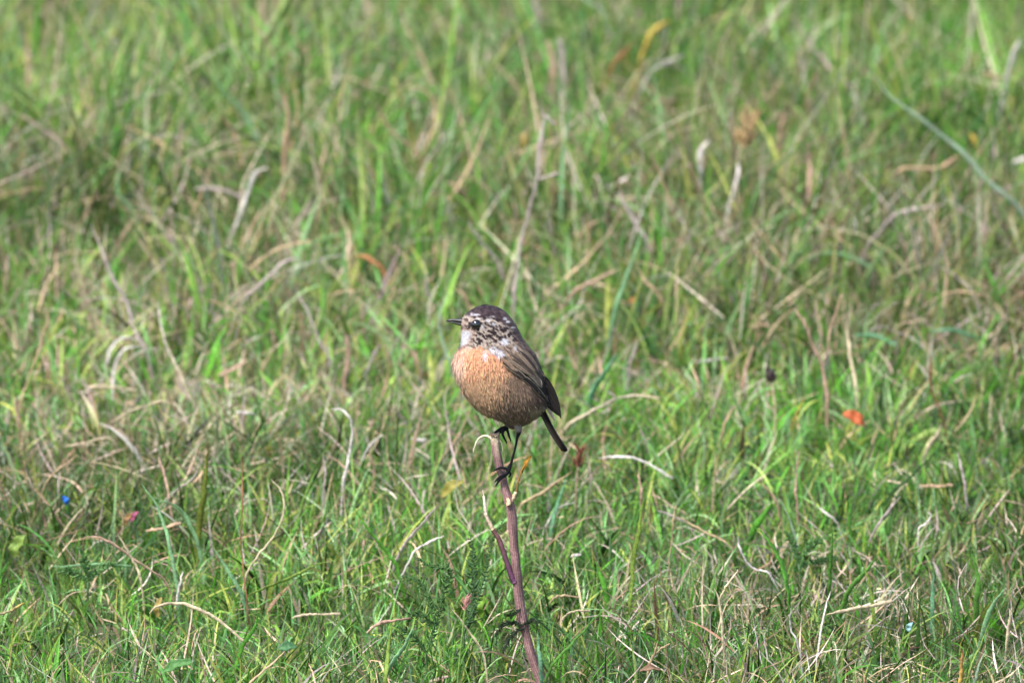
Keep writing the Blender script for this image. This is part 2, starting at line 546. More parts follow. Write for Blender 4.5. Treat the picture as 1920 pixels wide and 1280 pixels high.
def trace(name, cat, label, colour, wpx, pts, flat=None, group=None, tip=None, root=True, branches=(), lift=0.72, pod=None, base=None):
    """one strand: its lowest traced point stands in the top of the sward, which gives its distance"""
    pts = [tuple(map(float, p)) for p in pts]
    low = max(range(len(pts)), key=lambda i: pts[i][1])
    z = 0.045
    for _ in range(5):
        q = at_z(pts[low][0], pts[low][1], z)
        z = lift * float(grass_h(q[0], q[1])) + float(ground_z(q[0], q[1]))
    y = q[1] - 0.006
    green = colour in ('green', 'bright', 'blue', 'teal', 'olive', 'ygreen', 'dark', 'silver')
    if flat is None:
        flat = 0.18 if green else 0.55
    scale = (y + YC) / YC / SC
    rs = random.Random(hash(pts[0]) & 0xffff)
    d_tilt = rs.uniform(-0.25, 0.25)
    zlow = at_y(*pts[low], y)[2]

    def lift_pts(pp):
        out = []
        for p in pp:
            c = at_y(p[0], p[1], y)
            out.append(at_y(p[0], p[1], y + d_tilt * max(0, c[2] - zlow)))
        return out
    P = lift_pts(pts)
    standing = (max(p[1] for p in pts) - min(p[1] for p in pts)) > 0.5 * abs(pts[0][0] - pts[-1][0])
    if root and standing and low in (0, len(pts) - 1):
        a = P[low]
        b = P[1] if low == 0 else P[-2]
        d = (a - b)
        d = d / (np.linalg.norm(d) + 1e-9)
        gz = float(ground_z(a[0], a[1])) - 0.003
        foot = np.array([a[0] + d[0] * (a[2] - gz) * 0.5, a[1] + 0.004, gz])
        P = [foot] + P if low == 0 else P + [foot]
        if low == 0:
            P = P[::-1]
    elif root:
        pass
    c = lin(*STRAW[colour]) * (1.2 if green else 1.1)
    wpx = wpx * 0.92
    ct = lin(*STRAW[tip]) if tip else c * (1.08 if green else 1.0)
    parts = []

    def strand(Q, w0, taper):
        n = 12 + 3 * len(Q)
        path = catmull(Q, n)
        s = np.linspace(0, 1, n)
        ln = float(np.sum(np.linalg.norm(np.diff(path, axis=0), axis=1)))
        for f_ in (2.3, 5.1, 9.7):
            for ax_ in range(3):
                path[:, ax_] += 0.012 * ln / f_ * math.sin(1) * np.sin(s * f_ * 3.14 + rs.random() * 6.28) * (0.5 if green else 1.0)
        path += np.array([[rs.gauss(0, 1), rs.gauss(0, 1), rs.gauss(0, 1)] for _ in range(n)]) * 0.00022
        ra = w0 * scale * 0.5 * np.clip((0.35 + 3.5 * s if taper else 0.8 + 0 * s), 0, 1) * (0.92 + 0.14 * np.sin(s * 9 + rs.random() * 6) + 0.08 * np.sin(s * 23 + rs.random() * 6))
        if green:
            ra = w0 * scale * 0.5 * np.clip(s * 2.4, 0.06, 1) ** 0.7
        tw = np.linspace(rs.uniform(-0.5, 0.5), rs.uniform(-1.3, 1.3), n)
        note_find(catmull(Q[:-1] if len(Q) > len(pts) else Q, 60), w0 * 0.5)
        v, q, sv, th = tube(path, ra, ra * flat, 8, twist=tw, fold=0.25 if green else 0.0)
        k = np.clip(1 - sv * 1.6, 0, 1)[:, None]
        col = c * (1 - k) + ct * k
        col = col * (0.92 + 0.14 * np.sin(sv * 14 + rs.random() * 9) + 0.10 * np.sin(sv * 37 + rs.random() * 9) + 0.10 * np.sin(th * 2 + rs.random() * 6))[:, None]
        if not green:
            col = col * (1 - 0.25 * np.clip((sv - 0.75) * 3, 0, 1))[:, None]
        parts.append((v, q, col))
    strand(P, wpx, True)
    for b in branches:
        strand(lift_pts(b), wpx * 0.8, True)
    v, q, col = join(parts)
    org = np.array(P[-1])
    o = link(name, mesh_np(name, v - org, q, col), M_GRASS if green else M_DRY, label=label, cat=cat, group=group)
    o.location = org
    return o


S_, B_ = 'grass_straw', 'grass_shoot'
DS, GB = 'straw', 'grass blade'
TR = [
    # front left
    (S_, DS, 'smooth cream straw bent into a long S curve beside the brown stalk', 'cream', 4.5, [(509, 897), (527, 917), (532, 944), (524, 984), (504, 1018), (477, 1048), (464, 1078)]),
    (S_, DS, 'thick cream straw arching like a hoop over the front grass', 'cream', 7.5, [(280, 1149), (292, 1137), (322, 1132), (356, 1136), (396, 1152), (433, 1179), (462, 1209)]),
    (S_, DS, 'long pinkish straw sloping down across a crossing cream straw', 'pink', 7, [(158, 1005), (188, 1008), (222, 1025), (255, 1052), (289, 1072), (307, 1085)]),
    (S_, DS, 'cream straw crossing over the long sloping pinkish straw', 'cream', 5, [(220, 999), (242, 1035), (259, 1068), (265, 1099)]),
    (S_, DS, 'short pale straw stub leaning beside the sloping pinkish straw end', 'white', 5.5, [(343, 1068), (339, 1085), (334, 1109)]),
    ('dead_stalk', 'stalk', 'straight orange brown stalk standing beside the S curved straw', 'brown', 4.5, [(453, 857), (453, 984), (458, 1085), (464, 1150)]),
    (S_, DS, 'short thick pinkish straw lying level near the magenta petal', 'peach', 7, [(272, 994), (302, 991), (339, 979)]),
    (S_, DS, 'tan straw split at the top slanting to the front edge', 'tan', 6, [(534, 1221), (497, 1256), (467, 1282)]),
    (S_, DS, 'pale pointed straw lying level right of the hoop shaped straw', 'cream', 5.5, [(546, 1157), (571, 1152), (638, 1150)]),
    (S_, DS, 'bowed tan straw leaning above the blue petal', 'tan', 5, [(81, 915), (101, 887), (144, 853)]),
    (S_, DS, 'pinkish straw leaning against a thinner straw above the broad bluish blade', 'pink', 6, [(296, 850), (309, 900), (317, 931)]),
    (S_, DS, 'thin grey straw meeting the pinkish straw in a V', 'lilac', 3.5, [(380, 850), (363, 894), (319, 931)]),
    (B_, GB, 'upright broad olive green blade behind the brown stalk', 'olive', 13, [(391, 835), (383, 917), (373, 994)]),
    (B_, GB, 'broad bluish blade curving over and down near the magenta petal', 'blue', 10, [(298, 940), (318, 943), (336, 954), (359, 991), (373, 1031)]),
    (B_, GB, 'stiff blue green blade slanting down to the brown stalk foot', 'blue', 9, [(394, 1016), (420, 1058), (437, 1085), (457, 1125)]),
    (B_, GB, 'long narrow blue green blade slanting behind the pinkish straws', 'blue', 8, [(262, 905), (296, 948), (309, 1051), (332, 1102)][:2] + [(296, 948), (318, 1020), (332, 1102)]),
    (B_, GB, 'green blade arching right from the brown stalk foot', 'ygreen', 6, [(625, 1050), (590, 1060), (540, 1085), (500, 1100), (464, 1118)]),
    (B_, GB, 'yellow tipped blade lying at the field edge left of the straw hoop', 'tan', 6, [(46, 1130), (20, 1144), (-8, 1154)], None, None, 'yellow'),
    (B_, GB, 'short bright green blade slanting in front of the straw hoop end', 'bright', 9, [(485, 1145), (478, 1175), (452, 1215)]),
    (B_, GB, 'long low green blade spreading level before the sloping pinkish straw', 'blue', 6, [(90, 1062), (150, 1060), (200, 1057), (246, 1062)]),
    # front centre
    (B_, GB, 'bright green blade slanting down left of the feathery leaves', 'bright', 8, [(660, 945), (690, 991), (721, 1031), (741, 1060)]),
    (S_, DS, 'lilac grey straw slanting beside the bright green blade', 'lilac', 6, [(821, 947), (784, 991), (754, 1025)]),
    (S_, DS, 'thin cream straw bent sharply beside the pink bud', 'cream', 5, [(845, 1136), (875, 1179), (905, 1223), (915, 1275)]),
    (S_, DS, 'pink straw with a hooked end lying left of the feathery leaves', 'pink', 7, [(687, 1186), (702, 1173), (717, 1166), (771, 1159)]),
    (B_, GB, 'broad bluish blade slanting below the feathery leaves', 'blue', 12, [(778, 1168), (758, 1213), (732, 1250)]),
    (B_, GB, 'dark green upright blade below the hooked pink straw', 'ygreen', 10, [(735, 1165), (728, 1215), (722, 1275)]),
    (S_, DS, 'slim tan straw slanting up to the rust coloured dead plant', 'tan', 6.5, [(979, 946), (1016, 924), (1073, 884)]),
    (B_, GB, 'teal blade with blunt tip right of the purple stem', 'teal', 10, [(1064, 893), (1046, 941), (1036, 975)]),
    (S_, DS, 'white straw in a wide low arch right of the rust coloured plant', 'white', 5.5, [(1120, 857), (1177, 857), (1224, 873), (1261, 897)]),
    (B_, GB, 'tall yellow green blade standing right of the purple stem', 'ygreen', 11, [(1210, 915), (1198, 991), (1188, 1038), (1181, 1119)]),
    (B_, GB, 'short blunt bright green blade left of the tall yellow green blade', 'bright', 12, [(1116, 1048), (1124, 1072), (1134, 1105)]),
    (B_, GB, 'long thin blade running diagonally beside the purple stem foot', 'green', 6, [(1137, 1136), (1087, 1189), (1033, 1253)]),
    (B_, GB, 'upright blue green blade close behind the purple stem foot', 'teal', 9, [(1008, 1180), (1010, 1215), (1014, 1255)]),
    (S_, DS, 'straight tan straw standing right of the tall yellow green blade', 'tan', 4.5, [(1268, 940), (1262, 990), (1255, 1048)]),
    (S_, DS, 'pale straw lying across the straight tan straw', 'lilac', 5, [(1231, 956), (1255, 965), (1285, 978)]),
    (S_, DS, 'short pinkish straw with its tip above the tall yellow green blade', 'pink', 5.5, [(1196, 878), (1200, 905), (1203, 932)]),
    (S_, DS, 'cream straw bowed low beneath the diagonal blade', 'cream', 5, [(1050, 1170), (1060, 1154), (1073, 1146), (1107, 1144)]),
    (S_, DS, 'tan straw with a drooping end right of the purple stem', 'tan', 6, [(1030, 1130), (1043, 1119), (1065, 1116), (1092, 1121)]),
    (S_, DS, 'forked tan straw near the curled brown leaf', 'tan', 5, [(1236, 1198), (1228, 1222), (1218, 1246)], None, None, None, True, [[(1225, 1230), (1240, 1215), (1256, 1205)]]),
    (S_, DS, 'pale straw slanting right of the claw on the purple stem', 'white', 5, [(1030, 972), (1050, 950), (1078, 942)]),
    (S_, DS, 'pair of pale straws lying left of the feathery leaves', 'white', 5, [(770, 1042), (800, 1020), (833, 1004)]),
    (S_, DS, 'short pale stub lying right of the purple stem', 'white', 6, [(1070, 1043), (1078, 1040), (1088, 1039)]),
    # front right
    (S_, DS, 'tan straw sloping down below the pale low arch', 'tan', 5, [(1270, 966), (1314, 994), (1367, 1021)]),
    (S_, DS, 'orange tan straw bent at a knot above the folded bright blade', 'peach', 6.5, [(1424, 902), (1448, 927), (1460, 956)]),
    (S_, DS, 'pale green straw hanging from the knotted orange tan straw', 'silver', 5, [(1461, 931), (1482, 978), (1495, 1030)]),
    (S_, DS, 'twisted white straw winding beside the folded bright blade', 'white', 5, [(1381, 1005), (1389, 1030), (1398, 1048), (1414, 1065), (1441, 1075)]),
    (S_, DS, 'upright pinkish straw behind the folded bright blade', 'pink', 5.5, [(1500, 845), (1493, 884), (1492, 917), (1495, 947)]),
    (S_, DS, 'grey tan straw slanting behind the crossed yellow and green blades', 'lilac', 6.5, [(1690, 929), (1666, 957), (1639, 998)]),
    (S_, DS, 'white zigzag straw right of the crossed yellow and green blades', 'white', 4.5, [(1740, 957), (1745, 967), (1732, 984), (1723, 991), (1722, 1011)]),
    (S_, DS, 'cream Y shaped straw fork standing in the front grass', 'cream', 5.5, [(1339, 1099), (1347, 1119), (1351, 1152), (1356, 1203)], None, None, None, True, [[(1349, 1122), (1364, 1095), (1384, 1068)]]),
    (B_, GB, 'yellow stalk blade crossing a broad green blade', 'ygreen', 7, [(1617, 1046), (1629, 1092), (1636, 1134)], None, None, 'ygreen'),
    (B_, GB, 'broad green blade crossing behind the yellow stalk blade', 'green', 11, [(1648, 1038), (1622, 1072), (1590, 1112)]),
    (B_, GB, 'bright green blade bowed right with a folded top', 'bright', 12, [(1412, 985), (1435, 1005), (1458, 1038), (1475, 1085), (1481, 1119)]),
    (B_, GB, 'folded bright green blade tip pointing up to the knotted straw', 'bright', 14, [(1450, 938), (1432, 965), (1412, 995)]),
    (B_, GB, 'straight upright green blade above the leaning white straw', 'green', 9, [(1562, 980), (1559, 1052), (1555, 1105)]),
    (S_, DS, 'thin white straw leaning below the straight upright green blade', 'white', 5, [(1559, 1105), (1545, 1152), (1535, 1206)]),
    (S_, DS, 'kinked white straw left of the thin leaning white straw', 'white', 5, [(1485, 1135), (1482, 1172), (1495, 1206)]),
    (S_, DS, 'broad flat cream straw lying level under the crossed blades', 'cream', 8, [(1549, 1151), (1592, 1143), (1636, 1134), (1672, 1125)]),
    (S_, DS, 'short cream straw pointing level at the orange straw', 'cream', 5, [(1660, 901), (1680, 904), (1702, 909)]),
    (S_, DS, 'orange tan straw lying level behind the dark slanting blade', 'peach', 6.5, [(1723, 910), (1755, 911), (1786, 909)]),
    (S_, DS, 'fat yellow stub with orange top at the front edge', 'yellow', 9.5, [(1806, 1220), (1803, 1250), (1799, 1284)], 0.8, None, 'orange'),
    (B_, GB, 'broad upright green blade right of the crossed blades', 'green', 12, [(1823, 1032), (1834, 1085), (1831, 1132)]),
    (B_, GB, 'two toned broad blade leaning right by the broad upright blade', 'blue', 11, [(1885, 1100), (1865, 1130), (1850, 1160)]),
    (B_, GB, 'short upright blue green blade near the fat yellow stub', 'teal', 9, [(1752, 1070), (1750, 1100), (1748, 1135)]),
    (S_, DS, 'cream bract like straw scrap at the right field edge', 'cream', 8, [(1893, 1140), (1895, 1155), (1891, 1178)]),
    (S_, DS, 'pinkish straw with frayed top leaning over the orange tan straw', 'lilac', 7, [(1795, 845), (1804, 884), (1811, 922)]),
    (B_, GB, 'dark green blade slanting up above the grey tan straw', 'dark', 6.5, [(1752, 848), (1700, 900), (1672, 925)]),
    (S_, DS, 'small pale straw pointing down right of the knotted straw', 'white', 5.5, [(1534, 949), (1548, 960), (1566, 976)]),
    (B_, GB, 'pale pair of narrow blades by the fat yellow stub', 'silver', 6, [(1850, 1215), (1836, 1245), (1826, 1284)]),
    (B_, GB, 'long thin bright blade running up past the fat yellow stub', 'ygreen', 4.5, [(1856, 1165), (1835, 1215), (1815, 1262)]),
    # middle right
    (S_, DS, 'tall grey tan dead twig forked into a wide Y', 'pink', 7, [(1488, 578), (1512, 611), (1525, 648), (1542, 685), (1547, 719), (1550, 762)], 0.8, None, None, True, [[(1544, 684), (1559, 618), (1577, 551)]]),
    (S_, DS, 'upright cream straw right of the wide Y twig', 'cream', 7, [(1589, 611), (1592, 658), (1599, 699), (1607, 738)]),
    (S_, DS, 'stout cream stub leaning right of the orange leaf', 'cream', 9, [(1764, 796), (1757, 816), (1742, 834)]),
    (S_, DS, 'tan pink straw stub standing above the bluish arching blade', 'pink', 9, [(1698, 450), (1698, 480), (1708, 512)]),
    (S_, DS, 'pinkish bent straw left of the wide Y twig', 'pink', 7.5, [(1414, 645), (1401, 685), (1393, 718)]),
    (S_, DS, 'white straw lying level left of the bent pinkish straw', 'white', 6.5, [(1304, 678), (1335, 675), (1364, 671)]),
    (S_, DS, 'short yellow straw leaning left of the orange leaf', 'yellow', 4.5, [(1512, 742), (1492, 778)]),
    (S_, DS, 'leaning tan straw below the bent pinkish straw', 'tan', 7, [(1377, 759), (1357, 800)]),
    (B_, GB, 'bluish blade arching over to the right under the lilac leaf', 'blue', 9, [(1500, 505), (1535, 476), (1582, 478), (1636, 502)]),
    (B_, GB, 'teal blade lying level in the dark gap at right', 'teal', 9, [(1740, 620), (1790, 620), (1837, 636)]),
    (B_, GB, 'teal blade lying level right of the wide Y twig', 'teal', 8, [(1596, 628), (1640, 630), (1680, 645)]),
    (S_, DS, 'long lilac dead leaf bent over at its middle', 'lilac', 9, [(1767, 383), (1680, 403), (1650, 435), (1625, 468)]),
    ('dead_stalk', 'stalk', 'rust brown stalk standing right of the orange leaf', 'brown', 6, [(1743, 665), (1747, 732), (1770, 790)]),
    (B_, GB, 'upright green blade beside the rust brown stalk', 'green', 9, [(1690, 640), (1710, 610), (1695, 660), (1680, 690)][1:]),
    (S_, DS, 'pale straw sloping behind the tan pink stub', 'lilac', 7, [(1762, 500), (1795, 520), (1820, 545)]),
    (B_, GB, 'long green blade standing at the right field edge', 'green', 10, [(1840, 455), (1850, 500), (1868, 545)]),
    # far right
    ('grass_culm', 'grass stem', 'long pale green flowering stem sagging across the tall grass', 'silver', 10, [(1633, 134), (1666, 181), (1733, 228), (1801, 282), (1851, 336), (1925, 408)], 0.8),
    (S_, DS, 'thick lilac white straw leaning at the far right edge', 'white', 12, [(1915, 74), (1898, 111), (1885, 155)]),
    (S_, DS, 'tan straw stub pointing at the thick lilac white straw', 'tan', 9, [(1844, 138), (1860, 141), (1880, 150)]),
    (S_, DS, 'white straw standing under the tan oat like seed head', 'white', 8, [(1384, 290), (1381, 336), (1367, 386)]),
    (S_, DS, 'bent tan straw right of the oat like seed head', 'pink', 8, [(1435, 235), (1468, 213), (1464, 240), (1461, 275)]),
    (S_, DS, 'blurred pinkish straw stub standing right of the white straw', 'pink', 11, [(1518, 283), (1518, 310), (1518, 340)]),
    (S_, DS, 'tan grass leaf bent level under the sagging flowering stem', 'peach', 9, [(1672, 335), (1697, 316), (1757, 316), (1796, 294)]),
    (S_, DS, 'broad lilac white dead leaf left of the oat like seed head', 'white', 13, [(1328, 262), (1315, 285), (1314, 312)]),
    (S_, DS, 'small white straw end beside the sagging flowering stem', 'white', 10, [(1596, 176), (1606, 188)]),
    (S_, DS, 'pinkish straw end at the far right above the white one', 'pink', 12, [(1888, 245), (1914, 238)]),
    (S_, DS, 'white straw end at the right edge beneath the pinkish one', 'white', 11, [(1898, 306), (1924, 296)]),
    (S_, DS, 'yellow straw end behind the sagging flowering stem', 'yellow', 12, [(1814, 248), (1828, 264)]),
    # far centre
    (S_, DS, 'yellow leaf tip bowed over above an orange stalk', 'yellow', 13, [(1258, 40), (1240, 46), (1226, 58), (1213, 78)]),
    (S_, DS, 'orange brown stalk slanting below the bowed yellow leaf', 'orange', 9, [(1188, 78), (1172, 98), (1150, 122)]),
    (S_, DS, 'white bent straw right of the orange brown stalk', 'white', 9, [(1282, 102), (1231, 128), (1211, 148)]),
    (S_, DS, 'short pink straw lying level below the white bent straw', 'pink', 9, [(1224, 195), (1245, 190), (1267, 187)]),
    (S_, DS, 'very tall thin lilac straw with a forked top behind the bird', 'lilac', 7.5, [(1004, 188), (1015, 215), (1016, 255), (1011, 296), (1010, 336), (996, 383), (986, 427), (975, 470), (966, 520), (960, 572)], 0.8, None, None, True, [[(1014, 213), (1028, 222), (1042, 234)], [(1010, 336), (1030, 330), (1048, 325)]]),
    (S_, DS, 'tan straw sloping down left of the hooked straw', 'tan', 8.5, [(704, 195), (724, 232), (754, 265), (784, 289)]),
    (S_, DS, 'hook shaped tan straw curling over in the far grass', 'tan', 7.5, [(764, 167), (788, 165), (815, 191), (818, 228), (798, 278)]),
    (S_, DS, 'tan straw bowed down left of the very tall lilac straw', 'tan', 8.5, [(929, 118), (956, 148), (976, 181), (983, 218)]),
    (S_, DS, 'broad pinkish dead leaf hanging left of the far green blades', 'pink', 13, [(1022, 70), (1034, 105), (1036, 155)]),
    (S_, DS, 'second broad pinkish dead leaf hanging beside its twin', 'lilac', 12, [(1046, 68), (1054, 100), (1055, 130)]),
    (B_, GB, 'tall upright blue green blade right of the very tall lilac straw', 'blue', 10, [(1072, 195), (1060, 269), (1053, 336), (1050, 403)]),
    (B_, GB, 'bright green upright blade under the short pink straw', 'bright', 9, [(1140, 205), (1136, 250), (1132, 295)]),
    (S_, DS, 'small yellow seed like straw end under the bowed tan straw', 'yellow', 12, [(983, 246), (982, 266)]),
    (S_, DS, 'bluish white straw bent across a lilac straw like a T', 'white', 8.5, [(1132, 352), (1154, 346), (1181, 330)]),
    (S_, DS, 'lilac straw standing beneath the bluish white cross straw', 'lilac', 7.5, [(1159, 353), (1171, 386), (1198, 427), (1216, 458)]),
    (S_, DS, 'tan straw leaning right of the T of two straws', 'tan', 7.5, [(1214, 282), (1231, 312), (1255, 380), (1271, 430)]),
    (S_, DS, 'pink straw bent over like a cane behind the bird', 'pink', 8.5, [(835, 339), (862, 353), (875, 372), (882, 398)]),
    (B_, GB, 'olive brown blade hanging in front of the hook shaped straw', 'olive', 12, [(735, 155), (757, 202), (774, 258)]),
    (S_, DS, 'grey straw end at the far edge above the dead leaves', 'lilac', 12, [(1001, -12), (1004, 10), (1010, 38)]),
    # far left
    (S_, DS, 'lilac dead blade bowed level like an eyebrow', 'lilac', 10, [(366, 355), (393, 353), (423, 359), (454, 372)]),
    (S_, DS, 'white bowed straw tip at the far left', 'white', 8, [(91, 287), (67, 296), (45, 311)]),
    (S_, DS, 'short white bent straw right of the eyebrow like blade', 'white', 9, [(503, 315), (490, 318), (477, 330)]),
    (B_, GB, 'long bluish blade slanting in the far left grass', 'blue', 11, [(393, 134), (423, 175), (470, 234)]),
    (B_, GB, 'broad bright green blade standing at the far left', 'bright', 18, [(70, -10), (69, 30), (65, 82)]),
    (S_, DS, 'peach straw piece right of the long bluish blade', 'peach', 9, [(418, 225), (438, 250)]),
    (S_, DS, 'tan orange upright dead leaf in the far left grass', 'peach', 12, [(530, 168), (538, 215), (535, 292)]),
    (S_, DS, 'pinkish upright dead leaf left of the far tussock', 'pink', 12, [(48, 82), (53, 118), (54, 158)]),
    (S_, DS, 'pale tan upright stalk at the top of the far left grass', 'cream', 11, [(491, -8), (494, 28), (491, 62)]),
    (B_, GB, 'dark green blade arching over the far left tussock', 'dark', 9, [(270, 282), (290, 300), (310, 345), (326, 395)]),
    (B_, GB, 'bluish blade arching left out of the far tussock', 'blue', 8, [(230, 305), (222, 335), (224, 368), (245, 392)]),
    # middle left
    (S_, DS, 'white straw hoop, upper one of a pair', 'white', 7.5, [(203, 668), (215, 645), (235, 633), (262, 639)]),
    (S_, DS, 'white straw hoop, lower one of a pair', 'white', 7, [(264, 648), (246, 650), (232, 658), (217, 685), (212, 722)]),
    (S_, DS, 'knobbly cream straw lying level below the pair of hoops', 'cream', 8.5, [(161, 726), (190, 725), (222, 727), (258, 733)]),
    (S_, DS, 'long lilac straw weaving down to the pair of hoops', 'lilac', 6.5, [(168, 420), (195, 477), (215, 521), (235, 561), (252, 618), (275, 672)]),
    (S_, DS, 'tan dead blade bowed upward toward the right, upper one', 'tan', 7.5, [(584, 453), (537, 460), (504, 477), (464, 508)]),
    (S_, DS, 'pale straw crooked over at its tip, below the bowed tan blade', 'lilac', 6.5, [(568, 494), (562, 486), (544, 485), (517, 504), (487, 534), (457, 563)]),
    (S_, DS, 'pink straw sloping beside the crossing straws left of the bird', 'pink', 7.5, [(464, 675), (437, 692), (408, 703)]),
    (S_, DS, 'thin long tan straw leaning at the left field edge', 'tan', 5.5, [(97, 571), (67, 675), (50, 716), (37, 768)]),
    (S_, DS, 'cream straw in a low arch under the knobbly level straw', 'cream', 6.5, [(329, 758), (302, 752), (269, 763), (235, 776), (195, 802)]),
    (S_, DS, 'cream broken straw lying along the short front grass', 'cream', 7, [(118, 838), (161, 830), (202, 821), (218, 835)]),
    (S_, DS, 'short white straw piece lying right of the low arch', 'white', 8, [(440, 773), (460, 774), (478, 777)]),
    (S_, DS, 'white tipped straw standing right of the pair of hoops', 'cream', 6, [(297, 566), (299, 590), (306, 632), (326, 679), (343, 716), (363, 754)], 0.7, None, 'white'),
    (S_, DS, 'thin lilac straw slanting down left of the bird', 'lilac', 5.5, [(551, 537), (578, 588), (601, 645), (615, 664)]),
    (S_, DS, 'white straw hooked over like a cane left of the bird', 'white', 6.5, [(622, 768), (640, 770), (655, 784), (660, 810), (653, 860), (645, 910)]),
    (S_, DS, 'vertical pale straw behind the S curved straw', 'lilac', 5.5, [(608, 845), (609, 880), (606, 935)]),
    (S_, DS, 'pinkish upright straw leaning at the left edge of the straw patch', 'pink', 7, [(28, 742), (30, 760), (34, 782)]),
    # middle centre
    (S_, DS, 'curled orange dead leaf tip behind the bird', 'orange', 9, [(667, 479), (680, 479), (694, 487), (719, 509)]),
    (S_, DS, 'lilac straw sloping above the bird', 'lilac', 7, [(875, 417), (905, 457), (936, 499)]),
    (S_, DS, 'peach straw end just above the bird', 'peach', 8, [(855, 541), (875, 563)]),
    (S_, DS, 'pink upright dead leaf left of the bird', 'pink', 9.5, [(647, 620), (653, 669), (647, 714)]),
    (S_, DS, 'pinkish slanting straw near the bird breast', 'pink', 8, [(754, 642), (778, 671)]),
    (S_, DS, 'lilac straw leaning beside the pink upright dead leaf', 'lilac', 6.5, [(714, 642), (690, 691)]),
    (B_, GB, 'long blue green blade bowed behind the bird', 'blue', 9, [(1208, 420), (1191, 477), (1171, 528), (1151, 590)]),
    (B_, GB, 'broad teal blade pointing up right of the bird', 'teal', 14, [(1162, 656), (1137, 696), (1112, 733)]),
    (S_, DS, 'cream forked twig stretching right from behind the bird tail', 'cream', 7, [(1137, 733), (1154, 746), (1104, 773), (1062, 800)], 0.8, None, 'lilac', True, [[(1154, 746), (1190, 742), (1238, 746)]]),
    (S_, DS, 'tan straw sloping right of the long blue green blade', 'tan', 7.5, [(1191, 494), (1211, 524), (1240, 563)]),
    (S_, DS, 'lilac upright straw right of the broad teal blade', 'lilac', 6.5, [(1196, 636), (1181, 686), (1177, 721)]),
    (S_, DS, 'pinkish straw lying up against the long blue green blade', 'pink', 7.5, [(1164, 504), (1100, 534), (1065, 560)]),
    (S_, DS, 'bluish white straw sloping down to the bird breast', 'silver', 7, [(842, 540), (826, 588), (824, 615), (833, 652), (848, 691)], 0.7),
    (S_, DS, 'small pale dead leaf lying left of the perch', 'white', 9, [(771, 821), (785, 826), (800, 823)]),
    (S_, DS, 'pale straw tip slanting right of the white cane like straw', 'white', 6, [(719, 814), (700, 829), (686, 846)]),
]
for t_ in TR:
    trace(*t_)


# ------------------------------------------------------------------ small finds: leaves, petals, heads
def surface_at(px, py, lift=0.85):
    z = 0.045
    for _ in range(5):
        q = at_z(px, py, z)
        z = lift * float(grass_h(q[0], q[1])) + float(ground_z(q[0], q[1]))
    return q


def leaf_mesh(name, length, width, c_mid, c_edge, curl=0.4, cup=0.55, nl=12, nw=7, thick=0.0004, seed=0, wavy=0.28):
    """a small curled leaf along +X with real thickness, centre at the origin"""
    r = random.Random(seed)
    ph = r.random() * 6
    top, colr = [], []
    for i in range(nl + 1):
        s = i / nl
        w_ = width * 0.5 * (math.sin(math.pi * min(1, 0.06 + 0.94 * s)) ** 0.65 + 0.03) * r.uniform(0.72, 1.12)
        for j in range(nw):
            u = j / (nw - 1) * 2 - 1
            x = (s - 0.5) * length
            z = -curl * length * (s - 0.5) ** 2 * 2 + cup * w_ * u * u + wavy * w_ * math.sin(s * 11 + ph + u)
            top.append((x, u * w_, z))
            k = abs(u) ** 1.5
            colr.append((np.array(c_mid) * (1 - k) + np.array(c_edge) * k) * r.uniform(0.7, 1.2))
    n = len(top)
    v = np.array(top + [(a, b, c - thick) for a, b, c in top])
    q = []
    for i in range(nl):
        for j in range(nw - 1):
            a = i * nw + j
            q.append((a, a + nw, a + nw + 1, a + 1))
            q.append((n + a, n + a + 1, n + a + nw + 1, n + a + nw))
        for j in (0, nw - 1):
            a = i * nw + j
            q.append((a, a + nw, n + a + nw, n + a))
    return mesh_np(name, v, np.array(q), np.array(colr * 2))


def dead_leaf(name, cat, label, px, py, lpx, wpx, ang, ca, cb, tilt=0.9, curl=0.3, mat=None, seed=1):
    p = surface_at(px, py)
    k = (p[1] + YC) / YC / SC
    o = link(name, leaf_mesh(name, lpx * k, wpx * k, lin(*ca), lin(*cb), curl, seed=seed), mat or M_PETAL, label=label, cat=cat)
    o.location = p + np.array([0, -0.012, 0])
    note_find([p + np.array([dx * k, -0.012, dz * k]) for dx in (-8, 0, 8) for dz in (-6, 0, 6)], wpx * 0.5)
    o.rotation_euler = (Matrix.Rotation(-math.radians(ang), 4, 'Y') @ Matrix.Rotation(tilt, 4, 'X')).to_euler()
    return o


dead_leaf('fallen_leaf', 'leaf', 'bright orange dead leaf lying on the short grass', 1603, 779, 46, 24, -32, (200, 110, 66), (176, 88, 50), seed=2)
dead_leaf('blue_petal', 'petal', 'small bright blue petal stuck low in the grass', 124, 932, 19, 11, -65, (40, 110, 205), (60, 130, 215), seed=3)
dead_leaf('magenta_petal', 'petal', 'small magenta pink petal beside a brown leaf scrap', 252, 961, 24, 13, 55, (158, 84, 112), (146, 72, 100), seed=4)
dead_leaf('fallen_leaf', 'leaf', 'brown leaf scrap behind the magenta petal', 240, 966, 24, 14, 60, (150, 118, 76), (126, 96, 60), seed=5)
dead_leaf('broad_leaf', 'leaf', 'pale yellow green broad leaf at the left edge near the blue petal', 34, 1016, 48, 26, 62, (128, 152, 72), (112, 140, 62), seed=6)
dead_leaf('fallen_leaf', 'leaf', 'yellowish green dead leaf left of the purple stem', 846, 908, 50, 24, 38, (158, 150, 74), (140, 134, 66), seed=7)
dead_leaf('fallen_leaf', 'leaf', 'curled grey brown dead leaf low right of the purple stem', 1218, 1246, 38, 15, 4, (140, 112, 88), (110, 84, 64), tilt=0.6, seed=8)
dead_leaf('broad_leaf', 'leaf', 'fresh yellow green broad leaf behind the purple stem', 902, 1130, 44, 26, 84, (110, 146, 50), (98, 134, 44), seed=9)
